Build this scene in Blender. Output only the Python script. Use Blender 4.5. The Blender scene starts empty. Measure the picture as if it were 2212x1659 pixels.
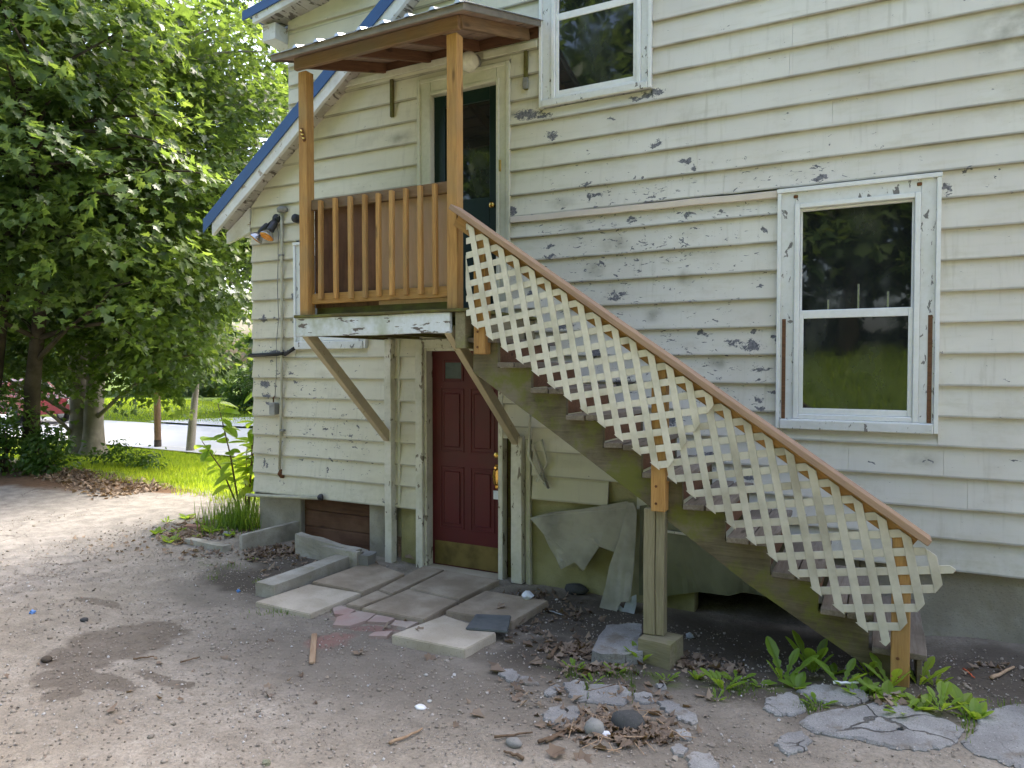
import bpy, bmesh, math, random
import numpy as np
from mathutils import Vector, Matrix, noise as mnoise

random.seed(7)
rng = np.random.default_rng(7)
D = bpy.data
SC = bpy.context.scene
COL = SC.collection
R = math.radians

# ------------------------------------------------------------------ camera
CAM_D, CAM_H = 5.6, 1.95            # metres from the wall, eye height
ALPHA, PITCH = R(27.47), R(-1.51)   # optical axis against the wall normal, slight downward tilt
cam_data = D.cameras.new('camera')
cam = D.objects.new('camera', cam_data)
COL.objects.link(cam)
cam_data.sensor_width = 36.0
cam_data.lens = 2080 / 3000 * 36
cam_data.clip_end = 1500
cam.location = (0, -CAM_D, CAM_H)
cam.rotation_euler = (R(90) + PITCH, 0, ALPHA)
SC.camera = cam

# ------------------------------------------------------------------ world, sun, exposure
SUN_EL, SUN_AZ = R(54), R(14)       # sun behind the house, azimuth from +Y towards +X
world = D.worlds.new('World')
SC.world = world
world.use_nodes = True
wn = world.node_tree
wn.nodes.clear()
sky = wn.nodes.new('ShaderNodeTexSky')
sky.sky_type = 'NISHITA'
sky.sun_disc = False
sky.sun_elevation = SUN_EL
sky.sun_rotation = SUN_AZ
sky.altitude = 100
sky.air_density = 1.0
sky.dust_density = 7.0
sky.ozone_density = 0.3
bg = wn.nodes.new('ShaderNodeBackground')
bg.inputs['Strength'].default_value = 0.15
wo = wn.nodes.new('ShaderNodeOutputWorld')
wn.links.new(sky.outputs[0], bg.inputs[0])
wn.links.new(bg.outputs[0], wo.inputs[0])

sun_data = D.lights.new('sun', 'SUN')
sun_data.energy = 1.4
sun_data.angle = R(16)
sun_data.color = (1.0, 0.95, 0.86)
sun = D.objects.new('sun', sun_data)
COL.objects.link(sun)
sun.rotation_euler = Vector((math.sin(SUN_AZ) * math.cos(SUN_EL), math.cos(SUN_AZ) * math.cos(SUN_EL), math.sin(SUN_EL))).to_track_quat('Z', 'Y').to_euler()
sun.location = (3, 12, 20)

SC.view_settings.view_transform = 'Standard'
SC.view_settings.look = 'None'
SC.view_settings.gamma = 1.0
SC.view_settings.use_curve_mapping = False
SC.view_settings.exposure = 2.3
SC.render.engine = 'CYCLES'
SC.cycles.max_bounces = 8
SC.cycles.transparent_max_bounces = 8

# ------------------------------------------------------------------ measuring: a photograph pixel (2212 px wide copy) to a place at a known distance
_F = 2080 * 2212 / 3000
_fw = Vector((-math.sin(ALPHA) * math.cos(PITCH), math.cos(ALPHA) * math.cos(PITCH), math.sin(PITCH)))
_rt = Vector((math.cos(ALPHA), math.sin(ALPHA), 0))
_up = _rt.cross(_fw)
CAMP = Vector((0, -CAM_D, CAM_H))

def ray(x, y):
    return _fw + _rt * ((x - 1106) / _F) - _up * ((y - 829.5) / _F)

def W(x, y, Y=0.0):
    """point of the vertical plane at depth Y that lies on that line of sight"""
    d = ray(x, y)
    return CAMP + d * ((Y - CAMP.y) / d.y)

GP = np.array([
    (-3.5, -.1, .02), (-2.8, -.3, .02), (-3.5, -1.2, .02), (-3.3, -2.0, .04), (-4.5, -.4, .05), (-4.6, -1.4, .05), (-6.1, -.1, .13), (-2, -.2, .01), (-1.9, -.5, .0),
    (-1.3, -1.1, .05), (-.5, -.45, -.02), (-.2, -.4, .0), (-.9, -.4, -.02), (-.6, -1.4, .11), (.1, -1.1, .21), (.85, -.1, .13), (.6, -1.9, .19), (3, -1, .25), (-1.4, -2.9, .12), (-3.4, -3.9, .12), (0, -5.6, .15),
    (3, -5, .3), (-6, -3, .11), (-9, -1, .16), (-8, .8, .16), (-9, -5, .15), (-12, .6, .22), (-11, -3, .25), (-13, 3, .10), (-9, 3.5, .08), (-12, 5, -.04), (-17, 5.3, -.04), (-6, 5, -.04),
    (-20, 8, -.05), (-14, 11, .0), (-20, -2, .3), (-6, 1.5, .14), (-3, 3, .1), (2, 3, .1), (-22, 11, .03), (-30, 15, .3), (0, -9, .3), (8, -9, .5), (-9, -10, .4), (5, 3, .2),
    (-40, 0, .5), (30, 10, .5), (0, 40, .5), (-60, 40, .6)])

def gnp(x, y):
    x = np.asarray(x, float); y = np.asarray(y, float)
    num = np.zeros_like(x); den = np.zeros_like(x)
    for px, py, pz in GP:
        w = 1.0 / (((x - px) ** 2 + (y - py) ** 2) + .12) ** 1.6
        num += w * pz; den += w
    z = num / den
    t = np.clip((-8.5 - y) / 11.0, 0, 1)
    z = z + 2.1 * t * t * (3 - 2 * t)                    # grassy bank behind the photographer
    # ruts, hollows and small lumps of the trodden dirt
    near = np.clip((x + 14) / 2, 0, 1) * np.clip((4 - x) / 1.5, 0, 1) * np.clip((y + 5.6) / .5, 0, 1) * np.clip((.4 - y) / .3, 0, 1)
    wx = x + .35 * np.sin(1.7 * y + .6); wy = y + .35 * np.sin(1.9 * x - 1.1)
    d = .011 * np.sin(1.9 * wx + .8 * wy) * np.sin(1.3 * wy - .5 * wx + 1) + .006 * np.sin(5.3 * wx + 2.1 * wy + 2) * np.sin(4.1 * wy - 1.7 * wx)
    d += .0035 * np.sin(13 * wx - 7 * wy) * np.sin(11 * wy + 5 * wx + 1) + .002 * np.sin(31 * wx + 17 * wy) * np.sin(27 * wy - 13 * wx)
    z = z + near * d
    r = np.clip((y - 4.7) / .35, 0, 1) * np.clip((10.6 - y) / .5, 0, 1)
    return z * (1 - r) + (-.06) * r                      # bed of the road

def g(x, y):
    return float(gnp(np.array([x]), np.array([y]))[0])

def Gp(x, y, dz=0.0):
    """the place on the ground seen at that pixel"""
    d = ray(x, y); z = .1
    for _ in range(12):
        p = CAMP + d * ((z - CAMP.z) / d.z)
        z = g(p.x, p.y) + dz
    return CAMP + d * ((z - CAMP.z) / d.z)

# ------------------------------------------------------------------ object helpers
WM = {}

def link(o, parent=None, M=None):
    M = M or Matrix()
    COL.objects.link(o)
    WM[o] = M
    o.matrix_basis = M
    if parent is not None:
        o.parent = parent
        o.matrix_parent_inverse = WM[parent].inverted()
    return o

def thing(name, label, cat, loc=(0, 0, 0), group=None):
    o = D.objects.new(name, None)
    o.empty_display_size = .2
    link(o, None, Matrix.Translation(Vector(loc)))
    return tag(o, label, cat, group)

def tag(o, label, cat, group=None):
    o['label'] = label; o['category'] = cat
    if group: o['group'] = group
    return o

def pivot(name, parent, loc):
    o = D.objects.new(name, None)
    return link(o, parent, Matrix.Translation(Vector(loc)))

def mesh(name, verts, faces, mat=None, smooth=False):
    me = D.meshes.new(name)
    me.from_pydata([tuple(v) for v in verts], [], faces)
    if mat is not None: me.materials.append(mat)
    if smooth:
        me.polygons.foreach_set('use_smooth', [True] * len(me.polygons))
    me.update()
    return me

def obj(name, me, parent=None, M=None):
    return link(D.objects.new(name, me), parent, M)

def bm_obj(name, bm, mat, parent=None, M=None, smooth=False):
    me = D.meshes.new(name)
    bm.to_mesh(me); bm.free()
    me.materials.append(mat)
    if smooth:
        me.polygons.foreach_set('use_smooth', [True] * len(me.polygons))
    return obj(name, me, parent, M)

def bm_box(bm, lo, hi, bevel=0.0):
    lo = Vector(lo); hi = Vector(hi)
    r = bmesh.ops.create_cube(bm, size=1.0, matrix=Matrix.Translation((lo + hi) / 2) @ Matrix.Diagonal((*(hi - lo), 1)))
    if bevel > 0:
        es = list({e for v in r['verts'] for e in v.link_edges})
        bmesh.ops.bevel(bm, geom=es, offset=bevel, segments=1, affect='EDGES', profile=.5)

def box(name, lo, hi, mat, parent=None, bevel=.003):
    """axis aligned box given by two corners; its own origin sits at its centre"""
    lo = Vector(lo); hi = Vector(hi); c = (lo + hi) / 2
    bm = bmesh.new(); bm_box(bm, lo - c, hi - c, bevel)
    return bm_obj(name, bm, mat, parent, Matrix.Translation(c))

def beam(name, p0, p1, w, h, mat, parent=None, up=(0, 0, 1), bevel=.004, warp=0.0):
    """timber from p0 to p1, w across (local Y), h along 'up' (local Z); grain runs along local X"""
    p0 = Vector(p0); p1 = Vector(p1)
    x = (p1 - p0); L = x.length; x.normalize()
    z = Vector(up); z = (z - x * z.dot(x)).normalized(); y = z.cross(x)
    M = Matrix((x, y, z)).transposed().to_4x4(); M.translation = (p0 + p1) / 2
    bm = bmesh.new(); bm_box(bm, (-L / 2, -w / 2, -h / 2), (L / 2, w / 2, h / 2), bevel)
    if warp:
        bmesh.ops.subdivide_edges(bm, edges=[e for e in bm.edges if abs((e.verts[0].co - e.verts[1].co).x) > L * .5], cuts=max(3, int(L / .12)))
        s = random.random() * 50
        for v in bm.verts:
            v.co.z += warp * mnoise.noise(Vector((v.co.x * 2.3 + s, v.co.y * 3, 0)))
            v.co.y += warp * mnoise.noise(Vector((v.co.x * 2.1 + s, v.co.z * 3, 9)))
    return bm_obj(name, bm, mat, parent, M)

def prism(name, poly, y0, y1, mat, parent=None, bevel=0.0, tri=False):
    """outline in X-Z extruded from depth y0 to y1"""
    n = len(poly); c = Vector((sum(p[0] for p in poly) / n, (y0 + y1) / 2, sum(p[1] for p in poly) / n))
    bm = bmesh.new()
    a = [bm.verts.new((p[0] - c.x, y0 - c.y, p[1] - c.z)) for p in poly]
    b = [bm.verts.new((p[0] - c.x, y1 - c.y, p[1] - c.z)) for p in poly]
    bm.faces.new(a); bm.faces.new(b[::-1])
    for i in range(n):
        bm.faces.new((a[i], b[i], b[(i + 1) % n], a[(i + 1) % n]))
    bmesh.ops.recalc_face_normals(bm, faces=bm.faces)
    if bevel: bmesh.ops.bevel(bm, geom=list(bm.edges), offset=bevel, segments=1, affect='EDGES')
    return bm_obj(name, bm, mat, parent, Matrix.Translation(c))

def frame_bm(bm, ox0, ox1, oz0, oz1, ix0, ix1, iz0, iz1, y0, y1, bevel=.003):
    bm_box(bm, (ox0, y0, oz0), (ix0, y1, oz1), bevel)
    bm_box(bm, (ix1, y0, oz0), (ox1, y1, oz1), bevel)
    bm_box(bm, (ix0 + .0005, y0 + .002, iz1), (ix1 - .0005, y1, oz1), bevel)
    bm_box(bm, (ix0 + .0005, y0 + .002, oz0), (ix1 - .0005, y1, iz0), bevel)

def tube_bm(bm, pts, rad, n=8, cap=True):
    """tube along pts with one radius per point"""
    pts = [Vector(p) for p in pts]
    if not hasattr(rad, '__len__'): rad = [rad] * len(pts)
    rings = []
    ref = Vector((.31, .17, .93))
    for i, p in enumerate(pts):
        t = (pts[min(i + 1, len(pts) - 1)] - pts[max(i - 1, 0)]).normalized()
        u = t.cross(ref)
        if u.length < .1: u = t.cross(Vector((1, 0, 0)))
        u.normalize(); v = t.cross(u)
        rings.append([bm.verts.new(p + (u * math.cos(2 * math.pi * k / n) + v * math.sin(2 * math.pi * k / n)) * rad[i]) for k in range(n)])
    for a, b in zip(rings, rings[1:]):
        for k in range(n):
            bm.faces.new((a[k], a[(k + 1) % n], b[(k + 1) % n], b[k]))
    if cap:
        bm.faces.new(rings[0][::-1]); bm.faces.new(rings[-1])

def tube(name, pts, rad, mat, parent=None, n=8, smooth=True):
    c = sum((Vector(p) for p in pts), Vector()) / len(pts)
    bm = bmesh.new(); tube_bm(bm, [Vector(p) - c for p in pts], rad, n)
    return bm_obj(name, bm, mat, parent, Matrix.Translation(c), smooth)

def lathe_bm(bm, prof, M=None, n=20):
    """profile of (radius, height) turned about local Z"""
    M = M or Matrix()
    rings = [[bm.verts.new(M @ Vector((r * math.cos(2 * math.pi * k / n), r * math.sin(2 * math.pi * k / n), z))) for k in range(n)] for r, z in prof]
    for a, b in zip(rings, rings[1:]):
        for k in range(n):
            bm.faces.new((a[k], a[(k + 1) % n], b[(k + 1) % n], b[k]))
    bm.faces.new(rings[0][::-1]); bm.faces.new(rings[-1])

def rough_bm(lo, hi, cuts=5, amp=.012, freq=6.0, bevel=.008):
    lo = Vector(lo); hi = Vector(hi)
    bm = bmesh.new(); bm_box(bm, lo, hi, 0)
    bmesh.ops.subdivide_edges(bm, edges=list(bm.edges), cuts=cuts, use_grid_fill=True)
    s = Vector((random.random() * 40, random.random() * 40, random.random() * 40))
    for v in bm.verts:
        d = mnoise.noise_vector(v.co * freq + s) * amp + mnoise.noise_vector(v.co * freq * 3 + s) * amp * .4
        v.co += d
    return bm

def stone_bm(rx, ry, rz, sub=2, amp=.25):
    bm = bmesh.new()
    bmesh.ops.create_icosphere(bm, subdivisions=sub, radius=1)
    s = Vector((random.random() * 40, random.random() * 40, random.random() * 40))
    for v in bm.verts:
        k = 1 + amp * mnoise.noise(v.co * 1.3 + s)
        v.co = Vector((v.co.x * rx * k, v.co.y * ry * k, v.co.z * rz * k))
    return bm

def scatter(name, base_v, base_f, Ms, mat, smooth=False):
    """many copies of one small shape as one mesh; Ms is (N,4,4)"""
    bv = np.asarray(base_v, np.float32); Ms = np.asarray(Ms, np.float32); N = len(Ms)
    co = np.einsum('nij,vj->nvi', Ms[:, :3, :3], bv) + Ms[:, None, :3, 3]
    nv = len(bv)
    lt = np.array([len(f) for f in base_f], np.int32)
    flat = np.concatenate([np.asarray(f, np.int32) for f in base_f])
    loops = (flat[None, :] + (np.arange(N, dtype=np.int32) * nv)[:, None]).ravel()
    tot = np.tile(lt, N)
    start = np.concatenate([[0], np.cumsum(tot)[:-1]]).astype(np.int32)
    me = D.meshes.new(name)
    me.vertices.add(N * nv); me.vertices.foreach_set('co', co.ravel())
    me.loops.add(len(loops)); me.loops.foreach_set('vertex_index', loops)
    me.polygons.add(len(tot)); me.polygons.foreach_set('loop_start', start); me.polygons.foreach_set('loop_total', tot)
    if smooth: me.polygons.foreach_set('use_smooth', np.ones(len(tot), bool))
    me.materials.append(mat)
    me.update(calc_edges=True); me.validate()
    return me

def frames(nrm, dirv, size, pos):
    """(N,4,4) with local Z along nrm and local Y along dirv"""
    n = nrm / np.linalg.norm(nrm, axis=1, keepdims=True)
    d = dirv - n * np.sum(dirv * n, axis=1, keepdims=True)
    d /= np.maximum(np.linalg.norm(d, axis=1, keepdims=True), 1e-6)
    x = np.cross(d, n)
    M = np.zeros((len(n), 4, 4)); s = np.asarray(size).reshape(-1, 1)
    M[:, :3, 0] = x * s; M[:, :3, 1] = d * s; M[:, :3, 2] = n * s; M[:, :3, 3] = pos; M[:, 3, 3] = 1
    return M
# ------------------------------------------------------------------ materials
class NT:
    def __init__(self, name):
        self.m = D.materials.new(name); self.m.use_nodes = True
        self.t = self.m.node_tree; self.t.nodes.clear()
        self.out = self.t.nodes.new('ShaderNodeOutputMaterial')
    def put(self, sock, v):
        if isinstance(v, bpy.types.NodeSocket): self.t.links.new(v, sock)
        elif v is not None: sock.default_value = v
    def n(self, typ, ins=None, **kw):
        nd = self.t.nodes.new(typ)
        for k, v in kw.items(): setattr(nd, k, v)
        for k, v in (ins or {}).items(): self.put(nd.inputs[k], v)
        return nd
    def math(self, op, a, b=None, c=None, clamp=False):
        nd = self.n('ShaderNodeMath', operation=op, use_clamp=clamp)
        for i, v in enumerate((a, b, c)):
            if v is not None: self.put(nd.inputs[i], v)
        return nd.outputs[0]
    def vmath(self, op, a, b=None, c=None, out=0):
        nd = self.n('ShaderNodeVectorMath', operation=op)
        for i, v in enumerate((a, b, c)):
            if v is not None: self.put(nd.inputs[i], v)
        return nd.outputs['Value'] if op in ('LENGTH', 'DOT_PRODUCT', 'DISTANCE') else nd.outputs[0]
    def noise(self, vec, scale, detail=4, rough=.55, dist=0.0):
        nd = self.n('ShaderNodeTexNoise', {'Vector': vec, 'Scale': scale, 'Detail': detail, 'Roughness': rough, 'Distortion': dist})
        return nd.outputs[0]
    def noisec(self, vec, scale, detail=3):
        return self.n('ShaderNodeTexNoise', {'Vector': vec, 'Scale': scale, 'Detail': detail}).outputs[1]
    def vor(self, vec, scale, feature='F1', rand=1.0):
        nd = self.n('ShaderNodeTexVoronoi', {'Vector': vec, 'Scale': scale, 'Randomness': rand}, feature=feature)
        return nd
    def ramp(self, fac, stops, interp='LINEAR'):
        nd = self.n('ShaderNodeValToRGB', {'Fac': fac}); cr = nd.color_ramp; cr.interpolation = interp
        while len(cr.elements) < len(stops): cr.elements.new(.5)
        for e, (p, c) in zip(cr.elements, stops):
            e.position = p
            e.color = (c, c, c, 1) if isinstance(c, (int, float)) else (*c, 1)
        return nd.outputs[0]
    def mix(self, fac, a, b, blend='MIX'):
        nd = self.n('ShaderNodeMix', data_type='RGBA', blend_type=blend)
        self.put(nd.inputs[0], fac)
        for i, v in ((6, a), (7, b)):
            self.put(nd.inputs[i], (*v, 1) if isinstance(v, tuple) and len(v) == 3 else v)
        return nd.outputs[2]
    def mr(self, v, a, b, c=0.0, d=1.0, smooth=True):
        nd = self.n('ShaderNodeMapRange', {'Value': v, 'From Min': a, 'From Max': b, 'To Min': c, 'To Max': d}, interpolation_type='SMOOTHSTEP' if smooth else 'LINEAR')
        return nd.outputs[0]
    def bump(self, h, strength=.3, dist=.01):
        return self.n('ShaderNodeBump', {'Height': h, 'Strength': strength, 'Distance': dist}).outputs[0]
    def pos(self): return self.n('ShaderNodeNewGeometry').outputs['Position']
    def objco(self): return self.n('ShaderNodeTexCoord').outputs['Object']
    def rnd(self): return self.n('ShaderNodeObjectInfo').outputs['Random']
    def island(self): return self.n('ShaderNodeNewGeometry').outputs['Random Per Island']
    def xyz(self, v):
        nd = self.n('ShaderNodeSeparateXYZ', {0: v}); return nd.outputs[0], nd.outputs[1], nd.outputs[2]
    def done(self, color, rough=.8, normal=None, spec=.3, metal=0.0, **kw):
        p = self.n('ShaderNodeBsdfPrincipled')
        self.put(p.inputs['Base Color'], (*color, 1) if isinstance(color, tuple) and len(color) == 3 else color)
        self.put(p.inputs['Roughness'], rough); self.put(p.inputs['Specular IOR Level'], spec); self.put(p.inputs['Metallic'], metal)
        if normal is not None: self.put(p.inputs['Normal'], normal)
        for k, v in kw.items(): self.put(p.inputs[k.replace('_', ' ')], v)
        self.t.links.new(p.outputs[0], self.out.inputs[0])
        return self.m

def blobs(N, vec, items):
    """least normalised distance to a list of (x, z, rx, rz) spots"""
    acc = None
    for x, z, rx, rz in items:
        v = N.vmath('MULTIPLY_ADD', vec, (1 / rx, 0, 1 / rz), (-x / rx, 0, -z / rz))
        l = N.vmath('LENGTH', v)
        acc = l if acc is None else N.math('MINIMUM', acc, l)
    return acc

def spots(pairs):
    out = []
    for x, y, rx, ry in pairs:
        p = W(x, y); k = (p - CAMP).dot(_fw) / _F
        out.append((p.x, p.z, rx * k * 1.15, ry * k))
    return out

PEEL = spots([(1198, 297, 16, 14), (1140, 250, 38, 13), (1180, 252, 20, 10), (1388, 213, 32, 7), (1410, 204, 26, 8), (1277, 427, 7, 14), (1272, 400, 15, 6), (1420, 312, 11, 9), (1482, 352, 15, 9), (1505, 364, 9, 6),
              (1108, 455, 12, 14), (1555, 460, 4, 8), (1648, 500, 6, 12), (1628, 746, 22, 17), (1590, 742, 15, 6), (1636, 798, 15, 10), (1640, 862, 9, 9), (1640, 880, 12, 8), (1548, 690, 12, 3), (1300, 570, 3, 8), (1230, 640, 9, 6),
              (1480, 526, 2, 16), (1580, 735, 8, 6), (2001, 995, 8, 4), (2040, 405, 9, 12), (2042, 418, 7, 9), (1225, 700, 22, 12), (1290, 760, 26, 14), (1350, 830, 30, 16), (1450, 905, 30, 18), (1540, 985, 30, 16), (1620, 1030, 22, 12),
              (1150, 640, 18, 12), (1560, 1085, 16, 9), (1420, 860, 24, 14), (573, 690, 10, 7), (640, 640, 10, 7), (640, 690, 12, 6), (605, 760, 30, 6), (575, 830, 12, 10), (580, 855, 14, 9), (760, 940, 9, 4), (575, 1000, 5, 14), (583, 1005, 4, 8),
              (718, 995, 5, 8), (713, 1015, 4, 6), (845, 1082, 24, 4), (600, 690, 7, 5), (2195, 995, 12, 3), (1885, 1000, 5, 4), (2090, 370, 8, 3), (2300, 400, 30, 10)])
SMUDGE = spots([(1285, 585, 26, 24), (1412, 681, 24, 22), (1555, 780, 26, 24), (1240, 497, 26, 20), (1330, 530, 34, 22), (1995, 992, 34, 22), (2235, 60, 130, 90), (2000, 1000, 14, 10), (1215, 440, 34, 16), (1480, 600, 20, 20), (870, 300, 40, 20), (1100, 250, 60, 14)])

random.seed(11)
for _ in range(46):
    cx_, cz_, sx_, sz_ = random.choice(((-2.2, 2.9, .7, .8), (-1.5, 3.3, .9, .45), (-1.7, 1.9, .9, .45), (-.9, 2.2, .25, .5), (-5.75, 1.8, .25, .8), (-.8, 1.35, .7, .3), (-4.9, 1.4, .5, .5)))
    PEEL.append((random.gauss(cx_, sx_ * .6), random.gauss(cz_, sz_ * .6), random.uniform(.02, .075), random.uniform(.010, .03)))

def paint_siding():
    N = NT('cream_siding_paint')
    P = N.pos(); x, y, z = N.xyz(P)
    big = N.noise(P, .9, 3); fine = N.noise(P, 22, 5, .6)
    st = N.noise(N.vmath('MULTIPLY', P, (1.2, 1, 9)), 2.2, 4)
    left = N.mr(x, -1.6, -3.4)
    base = N.mix(left, (.665, .65, .605), (.66, .63, .525))
    base = N.mix(N.mr(big, .35, .7), base, N.mix(left, (.60, .575, .53), (.585, .545, .43)))
    base = N.mix(N.mr(st, .5, .78, 0, .3), base, (.47, .45, .33))
    tone = N.math('MULTIPLY_ADD', N.rnd(), .035, .975)
    base = N.mix(1.0, base, N.n('ShaderNodeCombineXYZ', {0: tone, 1: tone, 2: tone}).outputs[0], 'MULTIPLY')
    broad = N.math('MULTIPLY', N.mr(N.noise(N.vmath('MULTIPLY', P, (1, 1, 1.8)), 1.9, 6, .68), .50, .72), .42)
    base = N.mix(broad, base, (.43, .395, .31))
    # grime that gathers in the lower courses and soft dark smudges of mildew
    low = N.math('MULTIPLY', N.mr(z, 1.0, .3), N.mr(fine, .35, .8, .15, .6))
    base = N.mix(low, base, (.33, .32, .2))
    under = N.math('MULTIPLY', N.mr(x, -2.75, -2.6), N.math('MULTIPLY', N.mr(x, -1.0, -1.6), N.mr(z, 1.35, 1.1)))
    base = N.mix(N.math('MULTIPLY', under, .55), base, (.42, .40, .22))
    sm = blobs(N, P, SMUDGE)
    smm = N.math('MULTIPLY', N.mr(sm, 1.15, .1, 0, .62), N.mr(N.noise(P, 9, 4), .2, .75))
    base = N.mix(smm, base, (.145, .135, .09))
    # dark line on every board's lower edge: dirt plus painted lap shade
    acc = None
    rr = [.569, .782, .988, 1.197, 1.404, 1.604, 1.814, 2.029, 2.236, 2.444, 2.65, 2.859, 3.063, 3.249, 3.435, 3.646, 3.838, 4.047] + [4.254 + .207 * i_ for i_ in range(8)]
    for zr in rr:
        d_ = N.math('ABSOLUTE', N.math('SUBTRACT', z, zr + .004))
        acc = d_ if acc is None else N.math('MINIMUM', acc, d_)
    lap_shade_dirt = N.math('MULTIPLY', N.mr(acc, .012, .002), N.mr(N.noise(N.vmath('MULTIPLY', P, (1, 1, .3)), 2.5, 4, .6), .30, .70, .25, .8))
    base = N.mix(lap_shade_dirt, base, (.20, .19, .15))
    streak = N.math('MULTIPLY', N.mr(N.noise(N.vmath('MULTIPLY', P, (9, 1, .8)), 2.5, 5, .65), .52, .72), N.mr(N.noise(P, 1.1, 3), .4, .62, .1, .5))
    base = N.mix(N.math('MULTIPLY', streak, .8), base, (.38, .36, .30))
    # peeled paint: bare grey primer in ragged flakes, denser where the wall is most worn
    wob = N.noisec(P, 16, 5)
    Pw = N.vmath('MULTIPLY_ADD', wob, (.16, 0, .12), N.vmath('SUBTRACT', P, (.08, 0, .06)))
    pl = blobs(N, Pw, PEEL)
    flake = N.noise(N.vmath('MULTIPLY', P, (.8, 1, 1.9)), 21, 5, .62, .8)
    rag = N.noise(N.vmath('MULTIPLY', P, (.8, 1, 1.5)), 30, 6, .72, 1.6)
    m1 = N.math('LESS_THAN', N.math('ADD', pl, N.math('MULTIPLY', N.math('SUBTRACT', rag, .5), 2.6)), .72)
    worn = blobs(N, P, [(-1.9, 2.9, 1.5, .9), (-1.5, 1.9, 1.3, .7), (-5.75, 1.75, .55, 1.0), (-.6, 3.25, .7, .35), (-4.9, 1.3, .8, .7)])
    th = N.mr(worn, 1.25, .3, .70, .628)
    m2 = N.math('GREATER_THAN', flake, th)
    flakes = N.math('MAXIMUM', m1, m2)
    prim = N.mix(N.mr(N.noise(P, 60, 3), .3, .7), (.105, .105, .118), (.205, .205, .228))
    col = N.mix(flakes, base, prim)
    h = N.math('ADD', N.math('MULTIPLY', flakes, -.7), N.math('MULTIPLY', N.noise(N.vmath('MULTIPLY', P, (.4, 1, 8)), 14, 4), .35))
    return N.done(col, N.math('MULTIPLY_ADD', flakes, .25, .55), N.bump(h, .35, .004), .25)

def paint(name, col, worn=.55, dirt=(.25, .24, .17), under=(.19, .18, .17), rough=.5, scale=18, peel_stretch=(1, 1, 1), dirt_amt=.5):
    """old paint: peels to wood or primer where noise exceeds 'worn' (1 = never), dirt in soft patches"""
    N = NT(name); P = N.pos(); O = N.vmath('ADD', P, N.n('ShaderNodeCombineXYZ', {0: N.math('MULTIPLY', N.rnd(), 7.0)}).outputs[0])
    c = N.mix(N.mr(N.noise(O, 3.2, 4), .42, .75, 0, dirt_amt), col, dirt)
    c = N.mix(N.mr(N.noise(O, 30, 3), .3, .8, 0, .22), c, dirt)
    n = N.noise(N.vmath('MULTIPLY', O, peel_stretch), scale, 6, .62, .5)
    m = N.math('GREATER_THAN', n, worn)
    c = N.mix(m, c, under)
    h = N.math('ADD', N.math('MULTIPLY', m, -.8), N.math('MULTIPLY', N.noise(O, 60, 3), .25))
    return N.done(c, rough, N.bump(h, .4, .003), .3)

def wood(name, dark, light, moss=None, moss_amt=.0, rough=.75, grain=1.0, knots=True, patina=None, patina_amt=.5):
    N = NT(name); O = N.objco(); r = N.rnd()
    off = N.n('ShaderNodeCombineXYZ', {0: N.math('MULTIPLY', r, 31.0), 1: N.math('MULTIPLY', r, 13.0), 2: N.math('MULTIPLY', r, 7.0)}).outputs[0]
    V = N.vmath('ADD', O, off)
    warp = N.noisec(N.vmath('MULTIPLY', V, (1.3, 3, 3)), 1.6, 2)
    Vg = N.vmath('MULTIPLY_ADD', warp, (.0, .07, .07), N.vmath('MULTIPLY', V, (.06, 1, 1)))
    gr = N.noise(Vg, 55 * grain, 5, .65, .3)
    fib = N.noise(N.vmath('MULTIPLY', V, (2.5, 70, 70)), 2.5, 3)
    c = N.ramp(N.math('MULTIPLY_ADD', fib, .35, N.math('MULTIPLY', gr, .7)), [(.3, dark), (.72, light)])
    big = N.noise(N.vmath('MULTIPLY', V, (1.2, 4, 4)), 1.5, 4)
    c = N.mix(N.mr(big, .45, .75, 0, .35), c, dark)
    if knots:
        k = N.vor(N.vmath('MULTIPLY', V, (2.1, 8, 8)), 1.0)
        c = N.mix(N.mr(k.outputs['Distance'], .17, .05, 0, .75), c, tuple(v * .35 for v in dark))
    if patina:
        c = N.mix(N.mr(N.noise(N.vmath('ADD', N.pos(), off), 2.4, 5, .6), .4, .68, 0, patina_amt), c, patina)
    tone = N.math('MULTIPLY_ADD', r, .3, .85)
    c = N.mix(1.0, c, N.n('ShaderNodeCombineXYZ', {0: tone, 1: tone, 2: tone}).outputs[0], 'MULTIPLY')
    if moss:
        c = N.mix(N.mr(N.noise(N.pos(), 4.5, 6, .65), .62 - moss_amt * .35, .8 - moss_amt * .3, 0, .85), c, moss)
    h = N.math('ADD', gr, N.math('MULTIPLY', fib, .7))
    return N.done(c, rough, N.bump(h, .35, .003), .25)

def concrete(name, a, b, stain=(.09, .085, .07), moss=None, rough=.9, moss_th=.6):
    N = NT(name); P = N.pos()
    c = N.mix(N.mr(N.noise(P, 3.5, 5), .35, .7), a, b)
    c = N.mix(N.mr(N.noise(P, 1.7, 4), .55, .75, 0, .6), c, stain)
    c = N.mix(N.mr(N.noise(P, 90, 2), .55, .8, 0, .5), c, stain)
    c = N.mix(N.mr(N.vor(P, 120).outputs['Distance'], .16, .06, 0, .4), c, (.5, .48, .45))
    if moss: c = N.mix(N.mr(N.noise(P, 5, 6, .65), moss_th, moss_th + .15, 0, .7), c, moss)
    h = N.math('ADD', N.noise(P, 45, 5, .65), N.math('MULTIPLY', N.noise(P, 9, 4), 1.2))
    return N.done(c, rough, N.bump(h, .5, .006), .2)

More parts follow.
